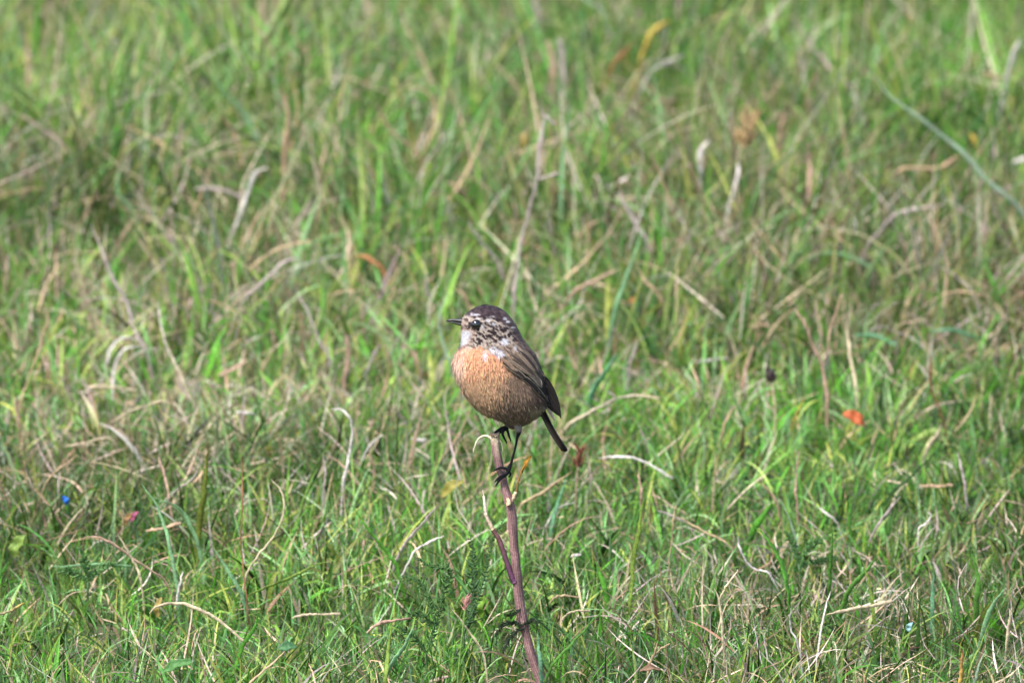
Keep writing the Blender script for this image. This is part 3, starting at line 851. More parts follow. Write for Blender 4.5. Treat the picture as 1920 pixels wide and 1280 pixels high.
dead_leaf('broad_leaf', 'leaf', 'dull green broad leaf under the straw hoop', 335, 1238, 62, 20, 18, (100, 146, 84), (84, 132, 72), seed=10)
dead_leaf('fallen_leaf', 'leaf', 'tan pointed dead leaf standing behind the straw hoop', 297, 1132, 40, 16, 80, (176, 158, 92), (160, 140, 84), seed=12)
dead_leaf('broad_leaf', 'leaf', 'round dull green leaf right of the straw hoop', 540, 1205, 34, 20, 8, (84, 128, 84), (70, 112, 74), seed=13)
dead_leaf('broad_leaf', 'leaf', 'small pale blue green leaf near the front right edge', 1705, 1168, 20, 13, 70, (150, 186, 190), (132, 172, 170), seed=14)
dead_leaf('fallen_leaf', 'leaf', 'small orange dead leaf bit behind the bird at right', 1186, 558, 16, 10, 20, (176, 122, 78), (160, 108, 70), seed=15)


def seed_head(label, px, py, stalk_to, c_head, c_stalk, lpx, wpx, name='seed_head', spikes=26, up=True):
    """a dead or budding flower head on its own stalk: stalk plus head of overlapping scales"""
    q = surface_at(*stalk_to)
    y = q[1] - 0.01
    k = (y + YC) / YC / SC
    top, foot = at_y(px, py, y), at_y(*stalk_to, y)
    gz = float(ground_z(foot[0], foot[1])) - 0.003
    root = np.array([foot[0], foot[1] + 0.003, gz])
    e = bpy.data.objects.new(name, None)
    COL.objects.link(e)
    e.location = root
    e['label'] = label
    e['category'] = 'flower head'
    v, qd, s, th = tube(catmull([root - root, (foot - root), (top - root)], 14), 1.9 * k, None, 6)
    link('stalk', mesh_np('stalk', v, qd, np.tile(lin(*c_stalk), (len(v), 1))), M_DRY, e)
    note_find(catmull([foot, top], 20), 4)
    note_find([top], wpx * 0.7)
    r = random.Random(int(px))
    ax = (top - foot); ax /= np.linalg.norm(ax)
    parts = []
    core = catmull([top - root - ax * lpx * 0.3 * k, top - root, top - root + ax * lpx * 0.5 * k], 8)
    v, qd, s, th = tube(core, wpx * 0.42 * k * np.sin(np.linspace(0.3, 2.7, 8)), None, 8)
    parts.append((v, qd, np.tile(lin(*c_head) * 0.8, (len(v), 1))))
    for i in range(spikes):
        a = r.random() * 6.283
        b = r.random()
        o_ = np.array([math.cos(a), math.sin(a), 0.0])
        st = top - root + ax * (b - 0.4) * lpx * 0.8 * k + o_ * wpx * 0.25 * k
        d = ax * 0.8 + o_ * 0.7
        pth = catmull([st, st + d * lpx * 0.17 * k, st + d * lpx * 0.3 * k + ax * lpx * 0.06 * k], 5)
        v, qd, s, th = tube(pth, wpx * 0.11 * k * np.array([1, 1, 0.8, 0.5, 0.1]), None, 4)
        parts.append((v, qd, np.tile(lin(*c_head) * r.uniform(0.7, 1.35), (len(v), 1))))
    v, qd, c = join(parts)
    link('head', mesh_np('head', v, qd, c), M_DRY, e)
    return e


seed_head('dark dead flower head on a pale stalk beside the wide Y twig', 1446, 708, (1453, 766), (58, 46, 44), (205, 182, 150), 26, 20, 'dead_flower')
seed_head('pink grass bud on a thin green stem left of the purple stem', 873, 1134, (858, 1282), (178, 128, 118), (112, 144, 70), 34, 10, 'grass_bud')
seed_head('rust coloured dead plantain like head behind the purple stem', 1085, 862, (1080, 925), (126, 80, 62), (156, 130, 112), 46, 13, 'dead_flower')
seed_head('tan oat like seed head on a pale stalk in the far grass', 1398, 252, (1384, 300), (166, 140, 98), (184, 168, 140), 80, 26, 'oat_head', 34)


# ------------------------------------------------------------------ feathery leaves
def feathery_leaf(parent, ribs, lobe, c, k, y, org, name='leaf'):
    """pinnate leaf: a rib with many small lobes on both sides, drawn in the plane at depth y"""
    parts = []
    P = np.array([at_y(a, b, y) for a, b in ribs]) - org
    P[:, 1] += np.linspace(0, -0.006, len(P))
    n = 34
    path = catmull(P, n)
    note_find(path + org, lobe * 0.5)
    tan, sd_, nr = frames(path)
    s = np.linspace(0, 1, n)
    v, q, sv, th = tube(path, 1.8 * k * (1 - 0.7 * s), None, 5)
    parts.append((v, q, np.tile(c * 1.2, (len(v), 1))))
    for i in range(2, n - 1):
        for sg in (-1, 1):
            for rep in range(3):
                L = lobe * 0.8 * k * (0.35 + math.sin(math.pi * (0.15 + 0.8 * s[i]))) * random.uniform(0.35, 1.15) * (1 if rep == 0 else 0.55)
                d = sd_[i] * sg * random.uniform(0.3, 1) + tan[i] * random.uniform(-0.1, 1.0) + nr[i] * random.uniform(-0.9, 0.9)
                d /= np.linalg.norm(d)
                pth = np.array([path[i], path[i] + d * L * 0.5, path[i] + d * L + tan[i] * L * 0.25])
                wv = L * random.uniform(0.10, 0.20) * np.array([0.5, 1, 0.15])
                v, q, sv, th = tube(pth, wv, wv * 0.3, 4)
                parts.append((v, q, np.tile(c * random.uniform(0.65, 1.35), (len(v), 1))))
    v, q, cc = join(parts)
    return link(name, mesh_np(name, v, q, cc), M_GRASS, parent)


def feathery_plant(label, foot, leaves, c, dy=-0.02):
    q = surface_at(*foot)
    y = q[1] + dy
    org = np.array([q[0], y, float(ground_z(q[0], y))])
    k = (y + YC) / YC / SC
    e = bpy.data.objects.new('yarrow_plant', None)
    COL.objects.link(e)
    e.location = org
    e['label'] = label
    e['category'] = 'plant'
    bp_ = at_y(*foot, y) - org
    v, qd, s, th = tube(catmull([np.array([0, 0, -0.002]), bp_ * 0.5, bp_], 8), 2.0 * k, None, 6)
    link('stalk', mesh_np('stalk', v, qd, np.tile(c * 0.9, (len(v), 1))), M_GRASS, e)
    for ribs, lobe in leaves:
        feathery_leaf(e, ribs, lobe, c, k, y + random.uniform(-0.008, 0.004), org)
    return e


feathery_plant('feathery dark green yarrow leaves standing left of the purple stem', (870, 1190),
               [([(870, 1190), (886, 1130), (888, 1050), (880, 990)], 17), ([(868, 1190), (900, 1110), (925, 1010), (946, 968)], 11)], lin(80, 112, 70))
feathery_plant('feathery grey green yarrow spray fanning out left of the upright one', (800, 1225),
               [([(800, 1225), (822, 1150), (835, 1085), (838, 1040)], 15), ([(815, 1165), (790, 1092), (752, 1075)], 12),
                ([(828, 1120), (845, 1068), (808, 1058), (776, 1040)], 12), ([(812, 1175), (790, 1150), (762, 1146)], 12),
                ([(800, 1225), (780, 1195), (748, 1172)], 13)], lin(96, 132, 76))
feathery_plant('low feathery green yarrow tuft near the magenta petal', (165, 1090),
               [([(165, 1090), (140, 1070), (105, 1066)], 13), ([(165, 1090), (190, 1062), (222, 1052)], 13), ([(165, 1090), (160, 1050), (150, 1020)], 13)], lin(104, 144, 84))
feathery_plant('low feathery green yarrow tuft under the crossed yellow and green blades', (1500, 1060),
               [([(1500, 1060), (1520, 1020), (1555, 1000)], 13), ([(1500, 1060), (1530, 1050), (1570, 1042)], 12), ([(1500, 1060), (1488, 1020), (1470, 990)], 12)], lin(104, 144, 84))


make_grass()


# ------------------------------------------------------------------ the perch: a dead ribbed stem
def make_stem():
    ctr = [(928, 818), (931, 850), (936, 873), (942, 893), (947, 912), (953, 935), (958, 955), (965, 1030), (970, 1090), (976, 1137), (982, 1173), (989, 1200), (1001, 1241), (1015, 1280), (1030, 1330), (1037, 1352)]
    wid = [17, 15.5, 15, 14.5, 14.5, 15.5, 17, 15.5, 17, 19, 16, 16, 17, 18, 19, 19]
    root = at_y(1034, 1342, 0.0)
    root[2] = 0
    e = bpy.data.objects.new('plant_stem', None)
    COL.objects.link(e)
    e.location = root
    e['label'] = 'broken purplish brown ribbed plant stem the bird perches on'
    e['category'] = 'stem'
    n = 120
    pts = np.array([at_y(a, b, 0) for a, b in ctr])
    path = catmull(pts, n)
    row = project(path)[:, 1]
    wr = np.interp(row, [c[1] for c in ctr], wid) / SC * 0.5
    node = np.exp(-((row - 938) / 7) ** 2) * 0.16 + np.exp(-((row - 1172) / 9) ** 2) * 0.22 + np.exp(-((row - 1078) / 10) ** 2) * 0.12
    wr = wr * (1 + node + 0.03 * np.sin(row * 0.11) + 0.02 * np.sin(row * 0.047))
    K = 26
    path[:, 0] += 0.00015 * np.sin(row * 0.06) + 0.0001 * np.sin(row * 0.17)
    v, q, s, th = tube(path, wr, None, K, ridge=0.075)
    # jagged break at the top
    ringtop = np.arange(K)
    v[ringtop, 2] += np.array([0.0012 * math.sin(t * 2.0 + 1) + 0.0018 * random.random() for t in th[:K]]) + 0.0006
    r2 = np.repeat(row, K)
    jj = np.tile(np.arange(K), n)
    purple, pale, cream, dk = lin(116, 82, 86), lin(172, 140, 132), lin(204, 182, 156), lin(56, 38, 42)
    stripe = np.where(jj % 2 == 0, 1.0, 0.0)
    col = purple * (1 - 0.6 * stripe[:, None]) + pale * (0.6 * stripe[:, None])
    patch = np.interp(Noise2(0.008, 31)(s * 0.16, th * 0.012), [0.3, 0.7], [0, 1])
    col = col * (0.72 + 0.5 * patch[:, None])
    peel = np.clip((862 - r2) / 30, 0, 1) * np.clip(0.35 + 0.9 * np.sin(th * 2.5 + 1.2 + s * 6), 0, 1)
    peel = np.maximum(peel, np.clip((834 - r2) / 10, 0, 1) * 0.9)
    col = col * (1 - peel[:, None]) + cream * peel[:, None]
    knot = np.exp(-((r2 - 1172) / 6) ** 2)[:, None]
    col = col * (1 - 0.6 * knot) + dk * 0.6 * knot
    link('stalk', mesh_np('stalk', v - root, q, col), M_STEM, e)

    def twig(name, pp, w0, c0, c1, y0=0.0, taper=0.6, k=9, parent=e):
        P = np.array([at_y(a, b, y0) for a, b in pp]) - root
        nn = 10 + 3 * len(pp)
        pth = catmull(P, nn) + rng.standard_normal((nn, 3)) * 0.0001
        ss = np.linspace(0, 1, nn)
        vv, qq, s2, t2 = tube(pth, w0 / SC * 0.5 * (1 - (1 - taper) * ss), None, k if k % 2 == 0 else k + 1, ridge=0.05)
        cc = np.array(c0) * (1 - s2[:, None]) + np.array(c1) * s2[:, None]
        cc = cc * (1 + 0.25 * np.sin(t2 * 3))[:, None]
        return link(name, mesh_np(name, vv, qq, cc), M_STEM, parent)
    b = twig('side_branch', [(965, 1092), (955, 1068), (945, 1035), (934, 1008), (922, 988)], 11, lin(92, 54, 84), lin(104, 72, 66), -0.002, 0.75)
    b['label'] = 'dark purple broken side branch'
    twig('splinter', [(924, 992), (916, 976), (911, 962), (909, 945), (907, 930)], 9, lin(176, 150, 122), lin(222, 208, 190), -0.002, 0.55, parent=b)
    twig('splinter', [(909, 940), (907, 930), (905, 917)], 4.5, lin(212, 198, 178), lin(222, 208, 190), -0.002, 0.15, parent=b)
    st = twig('stub', [(955, 945), (962, 934), (967, 922)], 9, lin(150, 116, 96), lin(222, 196, 160), -0.001, 0.7)
    st = twig('stub', [(954, 946), (954, 940), (953, 936)], 9, lin(214, 186, 140), lin(226, 200, 150), -0.0035, 0.75)
    tw = twig('twig', [(967, 925), (972, 902), (979, 880), (988, 866)], 4.5, lin(120, 92, 60), lin(168, 126, 60), 0.0, 0.7)
    lf = link('dry_leaf', leaf_mesh('dry_leaf', 0.0135, 0.0030, lin(206, 150, 40), lin(180, 124, 40), 0.2, seed=21), M_PETAL, tw)
    lf.location = at_y(986, 869, 0) - root
    lf.rotation_euler = (Matrix.Rotation(-math.radians(62), 4, 'Y') @ Matrix.Rotation(0.9, 4, 'X')).to_euler()
    twig('fibre', [(921, 822), (913, 817), (903, 818), (893, 828), (887, 848)], 5.5, lin(224, 206, 178), lin(206, 196, 164), -0.001, 0.3)
    twig('fibre', [(936, 824), (941, 832), (943, 848)], 3, lin(214, 194, 160), lin(180, 160, 140), -0.001, 0.4)
    # dark curled leaf remains at the node
    for i, (rb_, lb) in enumerate([([(982, 1172), (960, 1166), (940, 1172), (928, 1190)], 9), ([(984, 1176), (966, 1184), (950, 1202), (944, 1220)], 9), ([(980, 1170), (1000, 1160), (1008, 1172)], 7), ([(976, 1140), (962, 1150), (945, 1148)], 6)]):
        P0 = root
        lf = feathery_leaf(e, rb_, lb, lin(52, 66, 46), 1 / SC, -0.003, root, 'withered_leaf')
    return e


make_stem()

# ------------------------------------------------------------------ the bird
ROWS = np.array([  # photo row, left, right, lateral half width (pixels at the bird)
    (572.5, 906, 916, 4), (574, 899, 925, 10), (577, 891, 935, 17), (581, 884, 942, 24), (586, 877, 949, 29), (593, 869, 955.5, 33), (600, 865.5, 961, 35.5),
    (609, 864, 967.5, 37), (620, 865, 973, 38), (630, 865, 978, 39), (640, 865, 984, 41), (648, 864, 990, 44), (655, 860.5, 995, 47),
    (661, 856.5, 1000, 50), (670, 852, 1005, 54), (679, 849, 1009.5, 57), (694, 849.5, 1015, 60), (712, 856, 1020, 61), (731, 866, 1025, 60),
    (745, 875, 1027, 57), (757, 885, 1026, 52), (767, 894.5, 1022, 46), (776, 908, 1014, 39), (782, 924, 1004, 31), (788, 939, 995, 23),
    (793, 946, 985, 16), (797, 950, 976, 10), (799, 956, 969, 4)])


def rowval(py):
    return [np.interp(py, ROWS[:, 0], ROWS[:, i]) for i in (1, 2, 3)]


def ysurf(px, py):
    L, R, b = rowval(py)
    t = (px - (L + R) / 2) / ((R - L) / 2 + 1e-6)
    return b * np.sqrt(np.clip(1 - t * t, 0, 1))


def bird_pt(px, py, ypx):
    """a point of the bird seen at photo pixel (px,py), ypx pixels from its middle plane (positive: towards the viewer)"""
    return at_y(px, py, -ypx / SC)


NB1, NB2, NB3, NB4 = Noise2(3.4, 41), Noise2(9.0, 42), Noise2(1.9, 43), Noise2(18.0, 44)
C_CROWN, C_CROWN2 = lin(44, 35, 41), lin(72, 58, 60)
C_FL, C_FD, C_WHITE = lin(174, 158, 146), lin(46, 37, 39), lin(190, 187, 193)
C_BR, C_BRP, C_BEL, C_FLK = lin(184, 134, 102), lin(204, 170, 150), lin(168, 134, 104), lin(104, 86, 74)
C_MAN_L, C_MAN_D = lin(134, 116, 102), lin(58, 46, 44)


def sstep(a, b, x):
    t = np.clip((x - a) / (b - a), 0, 1)
    return t * t * (3 - 2 * t)


def mixc(a, b, k):
    k = np.asarray(k)[..., None]
    return a * (1 - k) + b * k


def plumage(px, py):
    """plumage colour at photo pixel coordinates of the (mirrored) near flank"""
    fu, fv = 0.88 * px + 0.47 * py, 0.88 * py - 0.47 * px       # along and across the head's feather rows
    n1, n2, n3, n4 = NB1(fu * 0.55, fv * 1.1), NB2(px, py), NB3(fu * 0.6, fv), NB4(px, py)
    one = np.ones(len(px))[:, None]
    # belly / breast
    c = C_BR * one
    c = mixc(c, C_BRP, sstep(886, 854, px + 10 * (n2 - 0.5)) * 0.9)
    c = mixc(c, C_BEL, sstep(672, 742, py + 16 * (n2 - 0.5) + 0.25 * (px - 900)))
    flank = sstep(0, 42, (px - 916) - (740 - py) * 0.30 + 18 * (n2 - 0.5)) * sstep(670, 705, py)
    c = mixc(c, C_FLK, flank * 0.92)
    c = mixc(c, lin(62, 50, 46), sstep(985, 1008, px) * sstep(705, 730, py) * sstep(778, 755, py) * 0.8)
    c = mixc(c, lin(136, 122, 98), sstep(986, 1006, px) * sstep(752, 772, py))
    c = c * (0.82 + 0.36 * n3)[:, None]
    # throat
    th = sstep(892, 876, px + 0.3 * (py - 630) + 8 * (n1 - 0.5)) * sstep(615, 622, py) * sstep(653, 644, py + 0.25 * (px - 866))
    c = mixc(c, C_WHITE * (0.62 + 0.5 * n2)[:, None], th)
    # mantle and scapulars
    up = (px - 926) * 0.50 - (py - 664) * 0.75      # >0 above the breast/wing line
    man = sstep(-4, 6, up + 10 * (n1 - 0.5)) * sstep(632, 646, py)
    streak = np.sin((px * 0.80 - py * 0.62) * 0.75 + 5 * n2) * 0.5 + 0.5
    mcol = mixc(C_MAN_L * one, C_MAN_D, np.clip(sstep(0.35, 0.7, streak) * 0.8 + 0.6 * sstep(988, 1004, px - 0.35 * (py - 660)), 0, 1))
    c = mixc(c, mcol, man)
    # head
    low = 652 - 0.10 * (px - 880) + 8 * (n1 - 0.5)
    hd = sstep(low + 4, low - 3, py) * (1 - th)
    light = sstep(0.40, 0.66, n1 * 0.6 + n3 * 0.4)
    fcol = mixc(C_FD * one, C_FL, light * 0.85)
    fcol = mixc(fcol, lin(150, 116, 102), sstep(880, 868, px) * sstep(592, 600, py) * 0.35)
    cap_line = 596 + 0.62 * (px - 925) * (px > 925) - 0.30 * (px < 892) * (px - 892) * -1 + 8 * (n2 - 0.5)
    crown = sstep(cap_line + 5, cap_line - 5, py)
    ccol = mixc(C_CROWN * one, C_CROWN2, sstep(0.3, 0.8, 0.6 * n3 + 0.4 * n1)) * (0.8 + 0.4 * n1)[:, None]
    fcol = mixc(fcol, ccol, crown)
    fcol = mixc(fcol, C_FD, sstep(950, 972, px - 0.2 * (py - 620)) * 0.7)
    c = mixc(c, fcol, hd)
    # nape running into the mantle
    c = mixc(c, ccol, sstep(-22, -6, px - np.interp(py, ROWS[:, 0], ROWS[:, 2]) + 8 * (n1 - 0.5)) * sstep(600, 612, py) * sstep(695, 665, py) * 0.85)
    # white neck patches and flecks
    for (ax, ay, rx, ry, k) in ((945, 641, 8, 7, 1), (925, 655, 9, 6, .95), (936, 662, 7, 6, .9), (908, 664, 4.5, 8, .9), (966, 653, 3.5, 5, .6), (947, 597, 4, 3, .7),
                                (952, 603, 4, 2.5, .8), (962, 614, 4, 2, .7), (893, 590, 6, 2, .7), (914, 601, 5, 4, .6), (925, 607, 6, 4, .55), (895, 598, 6, 1.8, .75), (1017, 703, 5, 5, .9),
                                (905, 613, 2.5, 6, .5), (884, 589, 3, 3, .5), (921, 594, 5, 2.5, .5), (958, 676, 5, 3, .4)):
        d = ((px - ax) / rx) ** 2 + ((py - ay) / ry) ** 2
        c = mixc(c, C_WHITE, np.exp(-d * d) * k * sstep(0.12, 0.5, n1 * 0.5 + n3 * 0.5))
    return c


def bird_cols(v):
    """colours for points of the bird, mirrored to the near side"""
    w_ = v.copy()
    w_[:, 1] = -np.abs(w_[:, 1])
    pr = project(w_)
    c = plumage(pr[:, 0], pr[:, 1])
    return c, pr


def make_bird():
    e = bpy.data.objects.new('bird', None)
    COL.objects.link(e)
    foot = at_y(945, 888, 0)
    e.location = foot
    e['label'] = 'small orange breasted songbird with dark mottled head perched on the broken stem'
    e['category'] = 'bird'
    K, n = 56, 90
    rows = np.interp(np.linspace(0, 1, n), np.linspace(0, 1, len(ROWS)), ROWS[:, 0])
    L, R, b = rowval(rows)
    # gentle smoothing of the profile
    def sm(a):
        k = np.array([1, 2, 3, 2, 1.0]); k /= k.sum()
        return np.convolve(np.pad(a, 2, mode='edge'), k, 'valid')
    L, R, b = sm(L), sm(R), sm(b)
    th = np.linspace(0, 2 * math.pi, K, endpoint=False)
    V = np.zeros((n, K, 3))
    for i in range(n):
        base = at_y((L[i] + R[i]) / 2, rows[i], 0)
        a = (R[i] - L[i]) / 2 / SC
        ct, stt = np.cos(th), np.sin(th)
        ex = 0.94
        V[i, :, 0] = base[0] + a * np.sign(ct) * np.abs(ct) ** ex
        V[i, :, 1] = b[i] / SC * np.sign(stt) * np.abs(stt) ** ex
        V[i, :, 2] = base[2]
    body_v = V.reshape(-1, 3)
    q = [(i * K + j, i * K + (j + 1) % K, (i + 1) * K + (j + 1) % K, (i + 1) * K + j) for i in range(n - 1) for j in range(K)]
    for bse in (0, (n - 1) * K):
        q += [(bse, bse + j + 1, bse + j + 2, bse + j + 3) for j in range(0, K - 3, 2)]
    parts = [(body_v, np.array(q), body_v * 0)]

    def limb(pts, w0, w1, k=8, nn=14):
        P = np.array([bird_pt(*p) for p in pts])
        ww = np.interp(np.linspace(0, 1, nn), np.linspace(0, 1, len(w0)) if hasattr(w0, '__len__') else [0, 1], w0 if hasattr(w0, '__len__') else [w0, w1])
        v, qq, s, t = tube(catmull(P, nn), ww / SC * 0.5, None, k)
        parts.append((v, qq, v * 0))
    # near leg: thigh tuft, shank, foot gripping the stem's side
    limb([(962, 782, 14), (970, 797, 15), (973, 808, 15), (971, 818, 14)], [26, 18, 12, 6], 0)
    limb([(971, 812, 14), (967, 835, 13), (961, 858, 12), (956, 877, 10)], [5.5, 5, 5, 6.5], 0)
    limb([(957, 870, 10), (954, 880, 10), (952, 886, 9)], [6.5, 9, 8], 0)
    limb([(954, 882, 9), (946, 877, 12), (937, 877, 12), (928, 881, 8)], [6.5, 5.6, 5.2, 3.6], 0)
    limb([(953, 885, 9), (946, 892, 12), (938, 898, 12), (931, 908, 9)], [7, 6, 5.5, 3.6], 0)
    limb([(953, 884, 6), (948, 888, 13), (938, 893, 13), (930, 900, 10)], [6, 5.6, 5, 3.6], 0)
    limb([(954, 883, 6), (957, 889, -2), (954, 894, -9)], [6, 5, 3.6], 0)
    # far leg: almost hidden in the belly, foot on the stem's top
    limb([(955, 785, -8), (951, 795, -6), (948, 803, -4)], [14, 8, 7], 0)
    limb([(948, 800, -4), (938, 804, -2), (929, 811, 0), (922, 818, 2)], [7, 6.5, 6, 3.8], 0)
    limb([(948, 801, -3), (942, 811, 5), (945, 820, 8), (949, 828, 7)], [7, 6, 5.2, 3.6], 0)
    limb([(949, 800, -4), (952, 808, 2), (954, 816, 4), (957, 824, 3)], [7, 5.6, 5, 3.4], 0)
    limb([(948, 802, -5), (938, 810, -10), (932, 818, -11)], [6, 5, 3.6], 0)
    v, qq, c = join(parts)
    tmp = bpy.data.objects.new('tmp_body', mesh_np('tmp_body', v - foot, qq))
    COL.objects.link(tmp)
    md = tmp.modifiers.new('remesh', 'REMESH')
    md.mode = 'VOXEL'
    md.voxel_size = 0.00042
    md.use_smooth_shade = True
    sm_ = tmp.modifiers.new('smooth', 'SMOOTH')
    sm_.iterations = 2
    dg = bpy.context.evaluated_depsgraph_get()
    me = bpy.data.meshes.new_from_object(tmp.evaluated_get(dg))
    me.name = 'body'
    bpy.data.objects.remove(tmp, do_unlink=True)
    nv = len(me.vertices)
    co = np.zeros(nv * 3, np.float32)
    me.vertices.foreach_get('co', co)
    co = co.reshape(-1, 3).astype(float) + foot
    c, pr = bird_cols(co)
    true = project(co)
    leg = sstep(796, 801, true[:, 1])
    tuft = sstep(813, 806, true[:, 1]) * sstep(962, 966, true[:, 0])
    legc = mixc(np.tile(lin(20, 19, 24), (nv, 1)), lin(128, 120, 114), tuft)
    c = mixc(c, legc, leg)
    set_cols(me, c)
    me.materials.clear()
    link('body', me, M_BODY, e)

    # plumage: thousands of small overlapping feather tips
    N = 26000
    ri = rng.random(N) * (n - 1)
    wgt = np.interp(ri, np.arange(n), (R - L) + 2 * b)
    dz = np.gradient(rows)
    keep = rng.random(N) < wgt / wgt.max() * 0.7 + 0.3
    ri = ri[keep]
    N = len(ri)
    tt = rng.random(N) * 2 * math.pi
    r0 = np.interp(ri, np.arange(n), rows)
    Lr, Rr, br = (np.interp(ri, np.arange(n), a) for a in (L, R, b))
    zc = np.array([at_y(960, r, 0)[2] for r in r0])
    P = np.stack([((Lr + Rr) / 2 - 960) / SC * ((zc * 0) + 1) + (Rr - Lr) / 2 / SC * np.cos(tt), br / SC * np.sin(tt), zc], 1)
    # normals from finite differences of the profile
    eps = 0.6
    def surf(rr, t):
        l_, r_, b_ = (np.interp(rr, np.arange(n), a) for a in (L, R, b))
        z_ = np.interp(np.interp(rr, np.arange(n), rows), [500, 900], [at_y(960, 500, 0)[2], at_y(960, 900, 0)[2]])
        return np.stack([((l_ + r_) / 2 - 960) / SC + (r_ - l_) / 2 / SC * np.cos(t), b_ / SC * np.sin(t), z_], 1)
    P = surf(ri, tt)
    du = surf(np.clip(ri + eps, 0, n - 1), tt) - surf(np.clip(ri - eps, 0, n - 1), tt)
    dv = surf(ri, tt + 0.02) - surf(ri, tt - 0.02)
    Nn = np.cross(du, dv)
    Nn /= np.linalg.norm(Nn, axis=1)[:, None] + 1e-12
    cen = np.array([((Lr + Rr) / 2 - 960) / SC, np.zeros(N), P[:, 2]]).T
    flip = np.sum(Nn * (P - cen), 1) < 0
    Nn[flip] *= -1
    head = sstep(660, 640, r0)
    D = np.stack([0.22 + 0.75 * head, np.zeros(N), -1 + 0.45 * head], 1)
    back = sstep(0.2, 0.8, np.cos(tt))
    D[:, 0] += 0.35 * back
    D += rng.standard_normal((N, 3)) * 0.22
    D -= Nn * np.sum(D * Nn, 1)[:, None]
    D /= np.linalg.norm(D, axis=1)[:, None] + 1e-12
    Sd = np.cross(D, Nn)
    Ln = (1.7 + 2.4 * (1 - head)) * 1e-3 * (0.7 + 0.6 * rng.random(N))
    Wn = (0.38 + 0.34 * (1 - head)) * 1e-3 * (0.7 + 0.6 * rng.random(N))
    lift = (0.10 + 0.12 * rng.random(N) + 0.30 * (rng.random(N) < 0.07))
    A = P - D * (Ln * 0.25)[:, None] - Nn * 0.0002
    B1 = P + D * (Ln * 0.35)[:, None] + Sd * (Wn * 0.5)[:, None] + Nn * (Ln * lift * 0.55 + 0.0001)[:, None]
    B2 = P + D * (Ln * 0.35)[:, None] - Sd * (Wn * 0.5)[:, None] + Nn * (Ln * lift * 0.55 + 0.0001)[:, None]
    T = P + D * (Ln * 0.80)[:, None] + Nn * (Ln * lift * 0.7 - Ln * 0.03)[:, None]
    c, pr = bird_cols(P)
    tipp = project(T)
    # keep the eye and bill clear
    px_, py_ = pr[:, 0], pr[:, 1]
    ok = (((px_ - 893) / 12) ** 2 + ((py_ - 608.5) / 11) ** 2 > 1) & (((px_ - 864) / 7) ** 2 + ((py_ - 603) / 7) ** 2 > 1)
    c = c * (0.70 + 0.60 * rng.random(N))[:, None] * (1 + 0.06 * rng.standard_normal((N, 3)))
    Vv = np.stack([A, B1, T, B2], 1)[ok].reshape(-1, 3)
    Cc = np.repeat(c[ok], 4, 0).reshape(-1, 4, 3)
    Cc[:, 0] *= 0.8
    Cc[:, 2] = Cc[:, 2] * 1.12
    m_ = len(Vv) // 4
    Q = np.arange(m_ * 4).reshape(-1, 4)
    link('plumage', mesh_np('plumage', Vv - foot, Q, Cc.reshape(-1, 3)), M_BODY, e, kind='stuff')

    # eyes
    for sg in (1, -1):
        yy = float(ysurf(893, 606)) - 1.0
        cpt = bird_pt(893, 608.5, yy)
        cpt[1] *= sg
        us, vs2 = 20, 12
        ev, eq = [], []
        for i in range(vs2 + 1):
            ph = math.pi * i / vs2
            for j in range(us):
                a = 2 * math.pi * j / us
                ev.append((math.sin(ph) * math.cos(a), math.sin(ph) * math.sin(a), math.cos(ph)))
        for i in range(vs2):
            for j in range(us):
                eq.append((i * us + j, (i + 1) * us + j, (i + 1) * us + (j + 1) % us, i * us + (j + 1) % us))
        ev = np.array(ev) * np.array([9.4, 7.6, 9.0]) / SC
        o = link('eye', mesh_np('eye', ev, np.array(eq), np.tile(np.array([0.006, 0.006, 0.008]), (len(ev), 1))), M_EYE, e)
        o.location = cpt - foot
        # thin broken lid ring
        tr_ = np.array([[math.cos(a) * 10.2, -0.6 * sg, math.sin(a) * 9.8] for a in np.linspace(0.2, 2.7, 14)]) / SC
        v, qq, s, t = tube(tr_, 0.8 / SC * np.sin(np.linspace(0.2, 2.9, 14)), None, 5)
        link('eyelid', mesh_np('eyelid', v, qq, np.tile(lin(130, 116, 104), (len(v), 1))), M_BODY, o)

    # bill
    bill = bpy.data.objects.new('bill', None)
    COL.objects.link(bill)
    bill.parent = e

    def mandible(name, pts, wv, wl, cols):
        P_ = np.array([bird_pt(*p) for p in pts]) - foot
        nn = 16
        ss = np.linspace(0, 1, nn)
        v, qq, s, t = tube(catmull(P_, nn), np.interp(ss, np.linspace(0, 1, len(wv)), wv) / SC * 0.5, np.interp(ss, np.linspace(0, 1, len(wl)), wl) / SC * 0.5, 10)
        cc = mixc(np.tile(cols[0], (len(v), 1)), cols[1], s)
        link(name, mesh_np(name, v, qq, cc), M_HORN, bill)
    mandible('upper_mandible', [(872, 602.5, 0), (862, 601.3, 0), (850, 600.2, 0), (841, 600.6, 0), (836.0, 602.6, 0)], [12.5, 9.6, 7.0, 4.4, 1], [15, 11, 7, 4, 1], (lin(54, 54, 52), lin(24, 24, 28)))
    mandible('lower_mandible', [(872, 608.2, 0), (862, 607.0, 0), (850, 604.4, 0), (839, 602.8, 0)], [8.5, 6.6, 4.6, 1], [13, 10, 6, 1], (lin(64, 62, 58), lin(22, 22, 26)))

